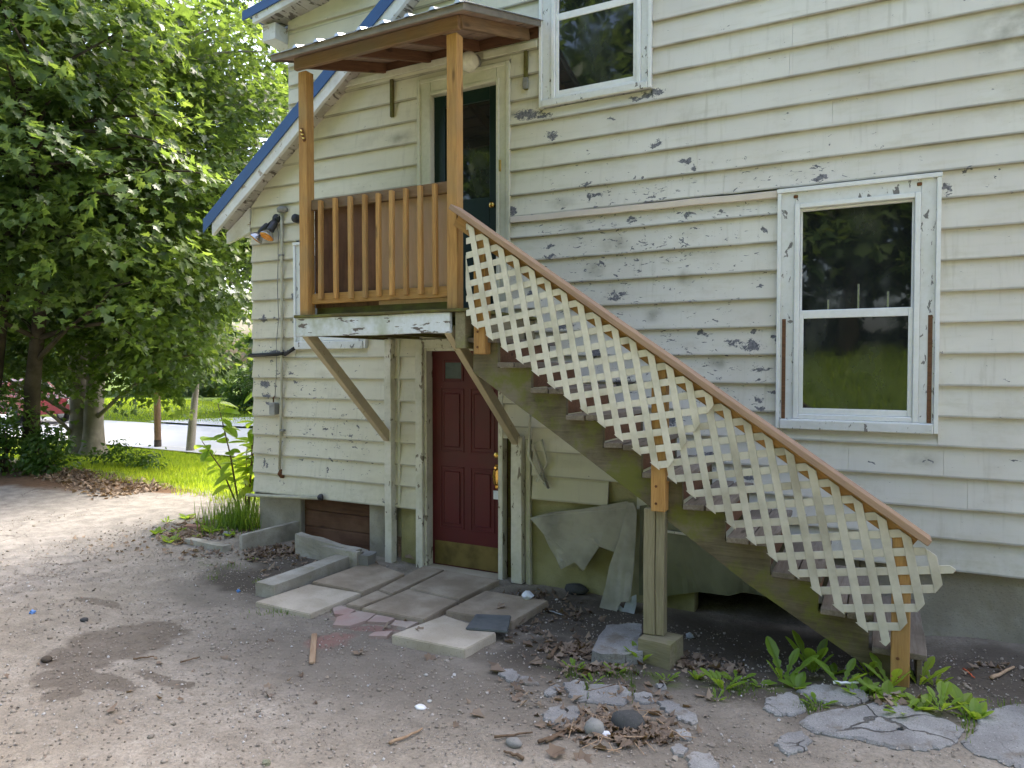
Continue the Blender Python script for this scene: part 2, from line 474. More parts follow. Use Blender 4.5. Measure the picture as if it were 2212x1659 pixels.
def plain(name, col, rough=.5, spec=.4, metal=0.0, var=.25, scale=14, bump=.0):
    N = NT(name); P = N.pos()
    c = N.mix(N.mr(N.noise(P, scale, 4), .35, .75, 0, 1), col, tuple(v * (1 - var) for v in col))
    return N.done(c, rough, N.bump(N.noise(P, scale * 3, 3), bump, .003) if bump else None, spec, metal)

def leaf_mat(name, dark, mid, light, trans=.42, tint=(.38, .55, .05), rough=.42, hue_scale=.7, tr=(.31, .45, .06)):
    N = NT(name)
    i = N.island(); P = N.pos()
    f = N.math('MULTIPLY_ADD', i, .62, N.math('MULTIPLY', N.mr(N.noise(P, hue_scale, 3), .3, .7), .45))
    c = N.ramp(f, [(.05, dark), (.5, mid), (.98, light)])
    p = N.n('ShaderNodeBsdfPrincipled', {'Base Color': c, 'Roughness': rough, 'Specular IOR Level': .45})
    tl = N.n('ShaderNodeBsdfTranslucent', {'Color': N.mix(.5, N.mix(1.0, c, (4.2, 3.6, 1.6), 'MULTIPLY'), tr)})
    ms = N.n('ShaderNodeMixShader', {0: trans})
    N.t.links.new(p.outputs[0], ms.inputs[1]); N.t.links.new(tl.outputs[0], ms.inputs[2])
    N.t.links.new(ms.outputs[0], N.out.inputs[0])
    return N.m

def glass_mat(name, tint=(.012, .014, .014), dirt=.7):
    N = NT(name); P = N.pos()
    d = N.mr(N.noise(N.vmath('MULTIPLY', P, (1, 1, .6)), 3.2, 5, .6), .45, .85, 0, dirt)
    c = N.mix(d, tint, (.06, .066, .068))
    nb = N.bump(N.noise(P, 1.6, 2), .05, .05)
    return N.done(c, N.math('MULTIPLY_ADD', d, .25, .02), nb, .65, 0.0, IOR=1.55, Coat_Weight=.12, Coat_Roughness=.02)

M = {}
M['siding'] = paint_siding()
M['cream'] = paint('cream_trim_paint', (.58, .565, .47), .70, dirt=(.33, .33, .22), under=(.24, .22, .18))
M['white'] = paint('white_vinyl', (.74, .76, .78), 1.1, dirt=(.5, .52, .48), rough=.35, dirt_amt=.3)
M['casing'] = paint('peeling_white_casing_paint', (.66, .68, .70), .615, dirt=(.42, .43, .36), under=(.17, .165, .17), scale=15, peel_stretch=(1.6, 1, .7), dirt_amt=.35)
M['peelwhite'] = paint('flaking_white_paint', (.66, .70, .76), .60, dirt=(.24, .26, .12), under=(.13, .11, .095), scale=10, peel_stretch=(.5, 1, 1.8), dirt_amt=.85)
M['rakewhite'] = paint('worn_white_rake_paint', (.68, .69, .70), .63, dirt=(.40, .37, .30), under=(.36, .31, .25), scale=9, dirt_amt=.6)
M['soffit'] = paint('flaking_soffit_paint', (.50, .475, .43), .57, dirt=(.27, .24, .20), under=(.15, .13, .11), scale=16, peel_stretch=(1, .35, 1), dirt_amt=.7)
M['strip'] = paint('pinkish_primed_strip', (.66, .58, .52), .72, dirt=(.5, .45, .38), under=(.2, .18, .17))
M['braceA'] = paint('tan_brace_paint', (.50, .42, .29), .66, dirt=(.30, .27, .19), under=(.3, .22, .13))
M['postcream'] = paint('flaking_cream_post_paint', (.66, .635, .56), .61, dirt=(.33, .32, .2), under=(.20, .17, .13), scale=11, peel_stretch=(1.5, 1.5, .6))
M['orange'] = wood('orange_stained_cedar', (.25, .128, .040), (.52, .295, .10), patina=(.30, .205, .095), patina_amt=.6)
M['orangegrey'] = wood('weathered_cedar', (.125, .072, .036), (.265, .165, .088), patina=(.15, .12, .09), patina_amt=.7)
M['darkwood'] = wood('dark_brown_timber', (.075, .037, .02), (.17, .085, .045))
M['planks'] = wood('tan_roof_planks', (.25, .17, .12), (.44, .32, .24))
M['brownply'] = wood('brown_stained_plywood', (.05, .024, .014), (.125, .06, .034), grain=.5, patina=(.17, .095, .06), patina_amt=.6)
M['tanply'] = wood('pale_tan_plywood', (.36, .235, .14), (.45, .31, .20), grain=.7, knots=False, patina=(.38, .27, .19), patina_amt=.5)
M['mossdark'] = wood('mossy_dark_board', (.055, .045, .016), (.125, .10, .035), moss=(.13, .13, .03), moss_amt=.5)
M['rail'] = wood('weathered_handrail', (.24, .155, .105), (.43, .30, .215), knots=False, patina=(.40, .27, .16), patina_amt=.5)
M['stringer'] = wood('mossy_stringer', (.05, .042, .024), (.14, .115, .066), moss=(.125, .135, .022), moss_amt=.55, patina=(.25, .22, .165), patina_amt=.5)
M['tread'] = wood('grey_weathered_tread', (.115, .094, .074), (.27, .235, .195), patina=(.09, .073, .055), patina_amt=.6)
M['greenpost'] = wood('green_treated_post', (.165, .145, .085), (.30, .265, .17), knots=False, moss=(.19, .19, .06), moss_amt=.25)
M['stick'] = wood('bare_stick', (.27, .17, .10), (.50, .36, .24), knots=False)
M['lattice'] = paint('dirty_white_plastic', (.67, .64, .545), 1.1, dirt=(.35, .325, .235), rough=.45, dirt_amt=.85)
M['lattice2'] = paint('yellowed_plastic', (.53, .51, .43), 1.1, dirt=(.28, .26, .20), rough=.5, dirt_amt=.9)
M['reddoor'] = paint('dark_red_door_paint', (.10, .012, .017), .735, dirt=(.07, .02, .02), under=(.3, .2, .17), rough=.42, scale=26)
M['greendoor'] = paint('dark_green_door_paint', (.006, .02, .016), 1.1, dirt=(.012, .025, .02), rough=.35)
M['kick'] = plain('tarnished_brass_plate', (.22, .165, .06), .5, .5, .55, .5, 6)
M['brass'] = plain('polished_brass', (.65, .42, .12), .25, .6, 1.0, .3, 20)
M['blue'] = plain('blue_metal_roofing', (.012, .068, .215), .38, .5, 0.0, .2, 4)
M['steel'] = plain('galvanised_roof_sheet', (.62, .64, .67), .38, .5, .85, .2, 9)
M['flash'] = plain('grey_edge_flashing', (.23, .205, .17), .5, .4, .3, .3, 8)
M['black'] = plain('black_plastic', (.018, .018, .022), .45)
M['darkmetal'] = plain('dark_grey_metal', (.055, .055, .06), .4, .5, .5, .3)
M['chrome'] = plain('scuffed_reflector', (.55, .55, .56), .25, .6, .9, .3, 20)
M['amber'] = plain('amber_lens', (.72, .27, .012), .22, .6, 0, .3, 60)
M['conduit'] = plain('painted_conduit', (.50, .48, .37), .6, .3, 0, .25, 12)
M['greybox'] = plain('grey_metal_box', (.30, .30, .29), .55, .4, .3, .35, 16)
M['rust'] = plain('rusty_iron', (.17, .075, .035), .85, .2, 0, .5, 30, .4)
M['glass'] = glass_mat('window_glass')
M['glassdim'] = plain('dull_door_glass', (.07, .085, .09), .35, .4, 0, .5, 8)
M['globe'] = plain('frosted_globe', (.72, .70, .60), .25, .5)
M['tarp'] = plain('grey_torn_plastic_sheet', (.37, .355, .295), .6, .3, 0, .45, 3.5, .3)
M['tarpgreen'] = plain('green_grey_plastic_sheet', (.20, .205, .135), .55, .35, 0, .4, 3, .15)
M['tarpblue'] = plain('pale_blue_grey_plastic', (.40, .43, .46), .5, .35, 0, .3, 6, .15)
M['concrete'] = concrete('grey_foundation_concrete', (.27, .245, .195), (.36, .335, .28), moss=(.19, .17, .10))
M['yellowfnd'] = concrete('yellow_painted_foundation', (.27, .25, .125), (.36, .335, .19), stain=(.14, .13, .06))
M['slab'] = concrete('pale_paving_concrete', (.42, .36, .28), (.54, .475, .385), stain=(.20, .155, .11))
M['slabdark'] = concrete('brown_stained_paving', (.285, .23, .17), (.43, .36, .28), stain=(.135, .10, .07))
M['kerb'] = concrete('weathered_kerb_stone', (.30, .275, .225), (.46, .435, .385), stain=(.12, .115, .09), moss=(.17, .165, .06), moss_th=.58)
def asphalt_mat():
    N = NT('broken_asphalt'); P = N.pos()
    c = N.mix(N.mr(N.noise(P, 4, 5), .35, .7), (.25, .243, .235), (.36, .353, .34))
    v = N.vor(P, 70); c = N.mix(N.mr(v.outputs['Distance'], .30, .18, 0, .75), c, N.ramp(N.xyz(v.outputs['Color'])[0], [(0, (.09, .088, .085)), (.6, (.30, .29, .28)), (1, (.52, .50, .48))]))
    c = N.mix(N.mr(N.noise(P, 150, 3), .5, .75, 0, .6), c, (.10, .097, .09))
    cr = N.vor(N.vmath('MULTIPLY_ADD', N.noisec(P, 5, 4), (.2, .2, 0), P), 1.5, 'DISTANCE_TO_EDGE').outputs['Distance']
    ck = N.math('MULTIPLY', N.mr(cr, .008, .002), N.mr(N.noise(P, 2.1, 3), .48, .58))
    c = N.mix(N.math('MULTIPLY', ck, .75), c, (.06, .053, .046))
    dirt = N.mr(N.noise(P, 5.5, 6, .7), .52, .66, 0, .85)
    c = N.mix(dirt, c, N.mix(N.noise(P, 40, 3), (.13, .108, .083), (.27, .235, .195)))
    h = N.math('ADD', N.math('MULTIPLY', N.noise(P, 70, 5, .7), 1.0), N.math('MULTIPLY', ck, -2.0))
    return N.done(c, .95, N.bump(h, .9, .009), .15)
M['asphalt'] = asphalt_mat()
M['tile'] = plain('blue_grey_slate', (.115, .125, .13), .6, .4, 0, .35, 12, .1)
M['brick'] = concrete('old_red_brick', (.33, .17, .12), (.42, .25, .19), stain=(.2, .14, .12))
M['redflag'] = concrete('red_stained_flagstone', (.36, .27, .24), (.42, .36, .31), stain=(.36, .13, .12))
M['stone'] = concrete('grey_fieldstone', (.22, .215, .20), (.33, .32, .30), stain=(.10, .10, .095))
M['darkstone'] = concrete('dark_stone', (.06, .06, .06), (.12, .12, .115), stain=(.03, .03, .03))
M['paper'] = plain('crumpled_white_paper', (.72, .75, .83), .7, .2, 0, .12, 30)
M['white_plastic'] = plain('white_plastic_litter', (.78, .79, .8), .4, .4, 0, .05)
M['redplastic'] = plain('orange_red_plastic', (.75, .15, .06), .4)
M['blueplastic'] = plain('blue_plastic_scrap', (.10, .25, .60), .4)
M['bark'] = concrete('maple_bark', (.105, .085, .065), (.19, .16, .13), stain=(.05, .042, .034), moss=(.13, .14, .08), moss_th=.66)
M['barkdark'] = concrete('dark_branch_bark', (.045, .036, .028), (.10, .08, .062), stain=(.03, .024, .02))
M['barkpale'] = concrete('pale_tree_bark', (.20, .18, .15), (.33, .30, .26), stain=(.09, .08, .065))
M['pole'] = wood('brown_utility_pole', (.16, .095, .055), (.32, .205, .13), knots=False)
M['polegrey'] = wood('weathered_grey_pole', (.22, .19, .15), (.42, .38, .32), knots=False)
M['leafA'] = leaf_mat('maple_leaves', (.019, .042, .020), (.045, .086, .031), (.105, .158, .050), .40)
M['leafC'] = leaf_mat('sunny_maple_leaves', (.034, .074, .014), (.078, .145, .02), (.155, .225, .03), .52)
M['leafshrub'] = leaf_mat('shrub_leaves', (.018, .048, .014), (.035, .085, .018), (.08, .15, .03), .35)
M['leafsap'] = leaf_mat('sapling_leaves', (.06, .13, .02), (.16, .26, .03), (.32, .40, .04), .52)
M['leafweed'] = leaf_mat('weed_leaves', (.075, .15, .02), (.15, .25, .03), (.26, .36, .06), .45)
M['grass'] = leaf_mat('lawn_blades', (.09, .15, .012), (.17, .25, .018), (.29, .36, .03), .48, hue_scale=1.2)
M['grassdark'] = leaf_mat('tall_grass_blades', (.03, .075, .012), (.07, .14, .02), (.14, .22, .03), .4)
M['deadleaf'] = leaf_mat('dead_leaves', (.085, .06, .042), (.185, .135, .098), (.33, .26, .195), .12, rough=.7, tr=(.3, .17, .08))
M['needle'] = plain('dry_twig_bark', (.17, .115, .075), .85, .2, 0, .5, 40)

def pebble_mat():
    N = NT('mixed_pebbles'); i = N.island()
    c = N.ramp(i, [(.0, (.15, .13, .108)), (.35, (.30, .26, .215)), (.6, (.25, .205, .16)), (.9, (.36, .325, .285)), (.99, (.50, .49, .48)), (1, (.33, .21, .15))])
    return N.done(c, .75, N.bump(N.noise(N.objco(), 160, 3), .3, .002), .3)
M['pebble'] = pebble_mat()

def ground_mat():
    N = NT('dirt_yard_ground'); P = N.pos(); x, y, z = N.xyz(P)
    flat = N.vmath('MULTIPLY', P, (1, 1, 0))
    swp = N.n('ShaderNodeCombineXYZ', {0: x, 2: y}).outputs[0]
    wob = N.noisec(flat, 2.6, 4)
    S = N.vmath('MULTIPLY_ADD', N.n('ShaderNodeCombineXYZ', {0: N.xyz(wob)[0], 2: N.xyz(wob)[1]}).outputs[0], (.7, 0, .7), N.vmath('SUBTRACT', swp, (.35, 0, .35)))
    n1 = N.noise(flat, .9, 5, .6); n2 = N.noise(flat, 5.5, 6, .65); n3 = N.noise(flat, 42, 4, .7)
    dirt = N.ramp(N.math('MULTIPLY_ADD', n2, .6, N.math('MULTIPLY', n1, .45)), [(.3, (.155, .132, .104)), (.52, (.31, .27, .218)), (.75, (.47, .42, .355))])
    dirt = N.mix(N.mr(n3, .35, .7, 0, .6), dirt, (.175, .152, .122))
    dirt = N.mix(N.mr(N.noise(flat, 130, 2), .55, .75, 0, .5), dirt, (.42, .39, .35))
    # the old asphalt drive past the house corner: paler and finely cracked
    drive = N.mr(N.math('MULTIPLY_ADD', n1, 1.6, x), -4.6, -6.4)
    dcol = N.mix(N.mr(n2, .35, .7), (.205, .192, .176), (.31, .29, .265))
    crack = N.mr(N.vor(N.vmath('MULTIPLY_ADD', wob, (.5, .5, 0), flat), 2.6, 'DISTANCE_TO_EDGE').outputs['Distance'], .02, .004, 0, .75)
    dcol = N.mix(N.math('MULTIPLY', crack, N.mr(N.noise(flat, .7, 3), .45, .6)), dcol, (.10, .09, .08))
    c = N.mix(drive, dirt, dcol)
    # stones pressed into the surface
    v = N.vor(flat, 48); vm = N.math('MULTIPLY', N.mr(v.outputs['Distance'], .28, .2), N.mr(N.noise(flat, 3.2, 3), .42, .62))
    vc = N.ramp(N.xyz(v.outputs['Color'])[0], [(0, (.13, .12, .11)), (.5, (.36, .33, .30)), (.85, (.5, .48, .46)), (1, (.36, .22, .15))])
    c = N.mix(N.math('MULTIPLY', vm, .7), c, vc)
    # damp dark soil along the house; its colour also holds shade under the stairs
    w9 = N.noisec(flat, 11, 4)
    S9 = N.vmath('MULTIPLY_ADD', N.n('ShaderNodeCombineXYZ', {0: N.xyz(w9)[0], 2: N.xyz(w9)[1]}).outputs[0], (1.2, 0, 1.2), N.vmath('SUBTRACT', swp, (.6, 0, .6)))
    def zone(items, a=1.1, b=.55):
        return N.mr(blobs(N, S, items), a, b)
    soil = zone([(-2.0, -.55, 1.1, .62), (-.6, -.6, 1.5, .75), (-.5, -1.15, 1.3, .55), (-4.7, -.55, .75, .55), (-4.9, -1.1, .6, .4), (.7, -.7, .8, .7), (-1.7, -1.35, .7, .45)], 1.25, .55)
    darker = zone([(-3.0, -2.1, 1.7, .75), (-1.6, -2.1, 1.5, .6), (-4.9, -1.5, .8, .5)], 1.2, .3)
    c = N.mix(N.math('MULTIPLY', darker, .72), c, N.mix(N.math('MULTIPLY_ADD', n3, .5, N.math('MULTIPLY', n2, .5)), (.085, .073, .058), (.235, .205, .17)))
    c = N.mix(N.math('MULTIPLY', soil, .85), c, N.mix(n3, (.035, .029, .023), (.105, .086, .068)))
    def gpt(px, py, rx, ry):
        p = Gp(px, py); return (p.x, p.y, rx, ry)
    mud = N.mr(blobs(N, N.vmath('MULTIPLY_ADD', S, (.16, 0, .16), N.vmath('MULTIPLY_ADD', S9, (.10, 0, .10), N.vmath('MULTIPLY', swp, (.74, 0, .74)))), [gpt(352, 1360, .24, .13), gpt(300, 1376, .32, .17), gpt(235, 1396, .34, .20), gpt(168, 1424, .28, .20), gpt(140, 1460, .18, .19), gpt(185, 1470, .24, .13), gpt(128, 1500, .11, .12), gpt(340, 1466, .20, .05), gpt(378, 1480, .13, .06), gpt(250, 1478, .2, .06), gpt(215, 1300, .26, .06)]), 1.10, .82)
    c = N.mix(N.math('MULTIPLY', mud, .72), c, N.mix(n2, (.088, .069, .052), (.145, .116, .09)))
    c = N.mix(N.math('MULTIPLY', mud, N.mr(N.noise(flat, 26, 4), .55, .7, 0, .5)), c, (.05, .042, .034))
    red = zone([gpt(745, 1345, .22, .14), gpt(800, 1360, .25, .14), gpt(700, 1390, .18, .2)], 1.1, .4)
    c = N.mix(N.math('MULTIPLY', red, .55), c, (.27, .125, .11))
    # leaf mould under the thicket, lawn soil, moss films
    mulch = N.mr(blobs(N, S, [(-12.5, .6, 2.6, .75), (-15, .8, 3, 1.4), (-10.0, 1.15, 1.7, .3)]), 1.1, .7)
    c = N.mix(mulch, c, N.mix(N.noise(flat, 14, 5), (.06, .038, .024), (.19, .115, .07)))
    edge = N.math('MULTIPLY_ADD', x, .16, y)
    lawn = N.math('MULTIPLY', N.mr(N.math('MULTIPLY_ADD', n2, .5, edge), .05, .40), N.mr(x, -6.0, -6.6))
    c = N.mix(lawn, c, N.mix(n3, (.13, .19, .02), (.24, .30, .035)))
    far = N.math('MAXIMUM', N.mr(y, 10.2, 10.8), N.mr(y, -8.3, -9.2))
    c = N.mix(far, c, N.mix(N.noise(flat, 1.3, 5), (.045, .085, .018), (.11, .16, .028)))
    moss = N.math('MULTIPLY', zone([gpt(1240, 1440, .25, .12), gpt(1400, 1460, .6, .16), gpt(1650, 1480, .4, .14), gpt(450, 1225, .35, .14), gpt(800, 1205, .3, .1), gpt(1900, 1520, .5, .15)], 1.2, .3), N.mr(N.noise(flat, 9, 5), .48, .66))
    c = N.mix(N.math('MULTIPLY', moss, .7), c, (.10, .13, .03))
    h = N.math('ADD', N.math('MULTIPLY', n2, 1.2), N.math('ADD', N.math('MULTIPLY', n3, .5), N.math('MULTIPLY', vm, .35)))
    return N.done(c, N.math('MULTIPLY_ADD', mud, -.25, .92), N.bump(h, .9, .02), .2)
M['ground'] = ground_mat()

def road_mat():
    N = NT('sunlit_road_asphalt'); P = N.pos(); x, y, z = N.xyz(P)
    c = N.mix(N.noise(N.vmath('MULTIPLY', P, (.3, 1, 1)), 2.0, 5), (.54, .54, .55), (.64, .64, .65))
    return N.done(c, .85, N.bump(N.noise(P, 60, 3), .3, .005), .3)
M['road'] = road_mat()
M['roadline'] = plain('worn_white_road_paint', (.72, .72, .7), .7)
# ------------------------------------------------------------------ ground and road
def axis(*segs):
    out = []
    for a, b, st in segs:
        out += list(np.arange(a, b - 1e-6, st))
    out.append(segs[-1][1])
    return np.array(out)

def build_ground():
    xs = axis((-400, -100, 60), (-100, -30, 10), (-30, -14, 1.0), (-14, -9, .25), (-9, 1.6, .05), (1.6, 6, .4), (6, 30, 3), (30, 400, 60))
    ys = axis((-400, -60, 60), (-60, -20, 5), (-20, -5.2, .7), (-5.2, -4.2, .2), (-4.2, .5, .05), (.5, 4, .12), (4, 12, .3), (12, 30, 3), (30, 400, 60))
    X, Y = np.meshgrid(xs, ys)
    Z = gnp(X, Y)
    co = np.stack([X, Y, Z], -1).reshape(-1, 3)
    nx, ny = len(xs), len(ys)
    a = (np.arange(ny - 1)[:, None] * nx + np.arange(nx - 1)[None, :]).ravel()
    f = np.stack([a, a + 1, a + nx + 1, a + nx], 1).astype(np.int32)
    me = D.meshes.new('ground')
    me.vertices.add(len(co)); me.vertices.foreach_set('co', co.ravel())
    me.loops.add(f.size); me.loops.foreach_set('vertex_index', f.ravel())
    me.polygons.add(len(f)); me.polygons.foreach_set('loop_start', np.arange(len(f), dtype=np.int32) * 4); me.polygons.foreach_set('loop_total', np.full(len(f), 4, np.int32))
    me.polygons.foreach_set('use_smooth', np.ones(len(f), bool))
    me.materials.append(M['ground']); me.update(calc_edges=True)
    o = obj('ground', me); o['kind'] = 'structure'

build_ground()

def sheet(name, pts, z, mat, parent=None):
    return obj(name, mesh(name, [(x, y, z) for x, y in pts], [list(range(len(pts)))], mat), parent)

road = sheet('road', [(-90, 5.35), (-17, 5.32), (-12, 5.12), (40, 4.9), (40, 10.0), (-17, 10.05), (-90, 10.2)], .0, M['road'])
road['kind'] = 'structure'
sheet('road_edge_line', [(-90, 5.78), (-17, 5.75), (-12, 5.55), (40, 5.35), (40, 5.45), (-12, 5.65), (-17, 5.85), (-90, 5.88)], .004, M['roadline'], road)
drv = sheet('far_driveway', [(-22, 10.0), (-17.5, 10.0), (-16, 16), (-19, 16)], .06, M['road']); drv['kind'] = 'structure'

# ------------------------------------------------------------------ house
house = thing('house', 'old two storey house with peeling cream clapboard siding and blue metal roof edges', 'house', (-3, 0, 0))

ROWS = [.569, .782, .988, 1.197, 1.404, 1.604, 1.814, 2.029, 2.236, 2.444, 2.65, 2.859, 3.063, 3.249, 3.435, 3.646, 3.838, 4.047]
while ROWS[-1] < 7.4: ROWS.append(ROWS[-1] + .207)
SL = .74
XL, XRIDGE = -6.09, -1.15
XR = 2 * XRIDGE - XL
def roof_z(x): return 4.577 + SL * (x + 4.954) if x < XRIDGE else 4.577 + SL * (2 * XRIDGE - x + 4.954)
def x_left(z): return max(XL, (z - 4.577) / SL - 4.954 + .02)

# openings in the clapboards: x0, x1, z0, z1
OPEN = [(-.690, .345, 1.489, 3.236),        # right window
        (-2.625, -1.640, 4.150, 6.0),       # upper window
        (-3.885, -2.915, 2.33, 4.62),       # upper door
        (-3.925, -2.985, -.1, 2.20),        # red door
        (-5.455, -4.505, 2.12, 3.225),      # window behind the balcony
        (-2.985, -2.70, -.1, 1.30),         # dark gap and post beside the red door
        (-2.945, -.69, 3.200, 3.238)]       # horizontal primed strip

def clapboard(x0b, x1b, x0t, x1t, z0, z1, k, proud=.040):
    """one lapped board: thick proud lower edge, thin upper edge, slightly wavy"""
    L = x1b - x0b
    if L < .02 or z1 - z0 < .012: return
    n = max(1, int(L / .35)); c = Vector(((x0b + x1b) / 2, 0, (z0 + z1) / 2))
    s = random.random() * 90
    vs = []
    sag = random.uniform(-.003, .003)
    for i in range(n + 1):
        t = i / n
        xb = x0b + L * t; xt = x0t + (x1t - x0t) * t
        w = .0014 * mnoise.noise(Vector((xb * 1.6 + s, 0, 0))) + .0009 * mnoise.noise(Vector((xb * 7 + s, 3, 0))) + sag * (t - .5)
        py = -proud + .002 * mnoise.noise(Vector((xb * 1.1 + s, 7, 0)))
        zb = z0 + w
        vs += [(xb - c.x, py, zb - c.z), (xb - c.x, py + .030, zb + .020 - c.z), (xt - c.x, -.001, z1 - c.z), (xt - c.x, -.006, z1 - c.z)]
    fs = []
    for i in range(n):
        a, b = i * 4, i * 4 + 4
        for j in range(4):
            fs.append((a + j, a + (j + 1) % 4, b + (j + 1) % 4, b + j))
    fs += [(3, 2, 1, 0), (n * 4, n * 4 + 1, n * 4 + 2, n * 4 + 3)]
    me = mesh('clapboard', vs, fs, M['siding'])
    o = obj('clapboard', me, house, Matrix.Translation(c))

JOINTS = {5: [.36], 6: [], 8: [-4.7], 9: [-1.85], 11: [-1.05], 12: [-1.9], 13: [-1.08], 14: [-1.28], 15: [-.33], 16: [-.1], 17: [-.62], 18: [-.6], 19: [.4], 20: [-.5], 3: [-.2, .38], 2: [.52], 4: [-1.5], 7: [.9]}
def course(k, zb, zt):
    xl, xlt = x_left(zb + .02), x_left(zt + .02)
    xr, xrt = min(XR, 2 * XRIDGE - xl), min(XR, 2 * XRIDGE - xlt)
    if xrt - xlt < .1: return
    if k == 0: spans = [(xl, -3.93), (-1.15, xr)]
    else: spans = [(xl, xr)]
    if k == 1: spans = [(xl, -2.98), (-2.70, -2.0), (-1.75, xr)]
    cuts = sorted({o[i] for o in OPEN for i in (0, 1) if o[2] < zt and o[3] > zb})
    for a, b in spans:
        xs = [a] + [c for c in cuts if a < c < b] + [b]
        segs = []
        for p, q in zip(xs, xs[1:]):
            hit = [o for o in OPEN if o[0] < (p + q) / 2 < o[1] and o[2] < zt and o[3] > zb]
            segs.append((p, q, hit[0] if hit else None))
        # join neighbouring clear stretches back into single boards
        run = []
        for p, q, h in segs:
            if h is None and run and run[-1][2] is None: run[-1] = (run[-1][0], q, None)
            else: run.append((p, q, h))
        for p, q, h in run:
            if h is None:
                js = [j for j in JOINTS.get(k, []) if p + .12 < j < q - .12]
                pts = [p] + js + [q]
                for u, v in zip(pts, pts[1:]):
                    e = .0007
                    ut = xlt if u == xl else u + (e if u != p else 0)
                    vt = xrt if v == xr else v - (e if v != q else 0)
                    clapboard(u + (e if u != p else 0), v - (e if v != q else 0), max(ut, u), min(vt, v), zb, zt + .026, k)
            else:
                if h[2] - zb > .015: clapboard(p, q, p, q, zb, h[2] - .001, k)
                if zt - h[3] > .03: clapboard(p, q, p, q, h[3] + .002, zt + .026, k, .036)

for k in range(len(ROWS) - 1):
    course(k, ROWS[k], ROWS[k + 1])

# the solid wall behind the boards, a gable
prism('wall', [(XL + .01, .24), (XR - .01, .24), (XR - .01, roof_z(XR) - .05), (XRIDGE, roof_z(XRIDGE) - .06), (XL + .01, roof_z(XL) - .05)], .14, .30, M['cream'], house)
box('side_wall', (XL + .02, .31, -.3), (XL + .2, 4.5, 3.7), M['cream'], house)
box('side_wall', (XR - .2, .31, -.3), (XR - .02, 4.5, 3.7), M['cream'], house)
box('back_wall', (XL + .21, 4.3, -.3), (XR - .21, 4.5, 5.6), M['cream'], house)
# corner board on the left arris
beam('corner_board', (XL - .012, .045, .52), (XL - .012, .045, 3.72), .024, .09, M['cream'], house, up=(0, 1, 0))

# foundation pieces
box('foundation', (-.12, .02, -.3), (XR - .03, .135, .585), M['concrete'], house, .008)
box('foundation', (-1.28, .021, .20), (-.123, .135, .585), M['concrete'], house, .008)
box('foundation', (-2.72, .012, -.3), (-1.285, .135, .99), M['yellowfnd'], house, .006)
bm = bmesh.new()                                        # added box shutting out light so the gap under the wall goes black
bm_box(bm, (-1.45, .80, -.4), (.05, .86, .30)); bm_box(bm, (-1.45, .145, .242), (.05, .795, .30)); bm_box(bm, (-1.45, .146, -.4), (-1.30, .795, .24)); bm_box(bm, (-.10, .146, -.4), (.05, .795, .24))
bm_obj('crawl_light_blocker', bm, M['darkstone'], house)
box('foundation', (-6.07, .03, -.2), (-5.46, .135, .575), M['concrete'], house, .01)
box('foundation', (-4.55, .035, -.2), (-4.265, .135, .575), M['concrete'], house, .01)
box('foundation', (-4.155, .03, -.2), (-3.93, .135, .575), M['yellowfnd'], house, .01)
for i, (a, b) in enumerate(((.05, .235), (.24, .41), (.415, .565))):
    beam('foundation_board', (-5.455, .10, (a + b) / 2), (-4.555, .10, (a + b) / 2), .03, b - a, M['brownply'], house)

# ---- lower roof: blue rake metal, white fascia, soffit boards
YR = -.22
def rake_pt(x, off, y): return Vector((x, y, 4.752 + SL * (x + 4.97) + off))
XE = -6.60
def sloped(name, x0, x1, o0, o1, y0, y1, mat, parent, n=1, jag=0):
    """strip that follows the roof slope between two vertical offsets"""
    pts = []
    for i in range(n + 1):
        x = x0 + (x1 - x0) * i / n; pts.append((x, rake_pt(x, o1, 0).z))
    for i in range(n, -1, -1):
        x = x0 + (x1 - x0) * i / n; pts.append((x, rake_pt(x, o0, 0).z + (random.uniform(-jag, jag) if 0 < i < n else 0)))
    return prism(name, pts, y0, y1, mat, parent)
roof = sloped('roof', XE, XRIDGE, -.03, .0, YR - .012, 4.7, M['blue'], house)
sloped('rake_metal', XE, XRIDGE, -.145, -.031, YR - .012, YR + .0, M['blue'], roof)
sloped('fascia', XE + .12, XRIDGE, -.272, -.10, YR + .006, YR + .045, M['rakewhite'], roof, 40, .006)
for i in range(36):                                     # soffit boards run out from the wall to the fascia
    xa = XE + .16 + i * .125; xb = xa + .113
    if xb > XRIDGE: break
    dz = random.uniform(-.006, .006)
    poly = [(xa, rake_pt(xa, -.215 + dz, 0).z), (xb, rake_pt(xb, -.215 + dz, 0).z), (xb, rake_pt(xb, -.195, 0).z), (xa, rake_pt(xa, -.195, 0).z)]
    prism('soffit_board', poly, YR + .047, .02 if xa > XL else .3, M['soffit'], roof)
prism('roof_end_board', [(XE + .13, 3.30), (XL - .02, 3.40), (XL - .02, 3.66), (XE + .13, 3.42)], -.03, .012, M['rakewhite'], house)
box('frieze_board', (XL - .16, .02, 3.36), (XL - .013, 4.4, 3.56), M['rakewhite'], house)
sl2 = [(XRIDGE, roof_z(XRIDGE) + .19), (XR + .5, roof_z(XR + .5) + .19), (XR + .5, roof_z(XR + .5) + .16), (XRIDGE, roof_z(XRIDGE) + .16)]
prism('roof', sl2, YR - .012, 4.7, M['blue'], house)

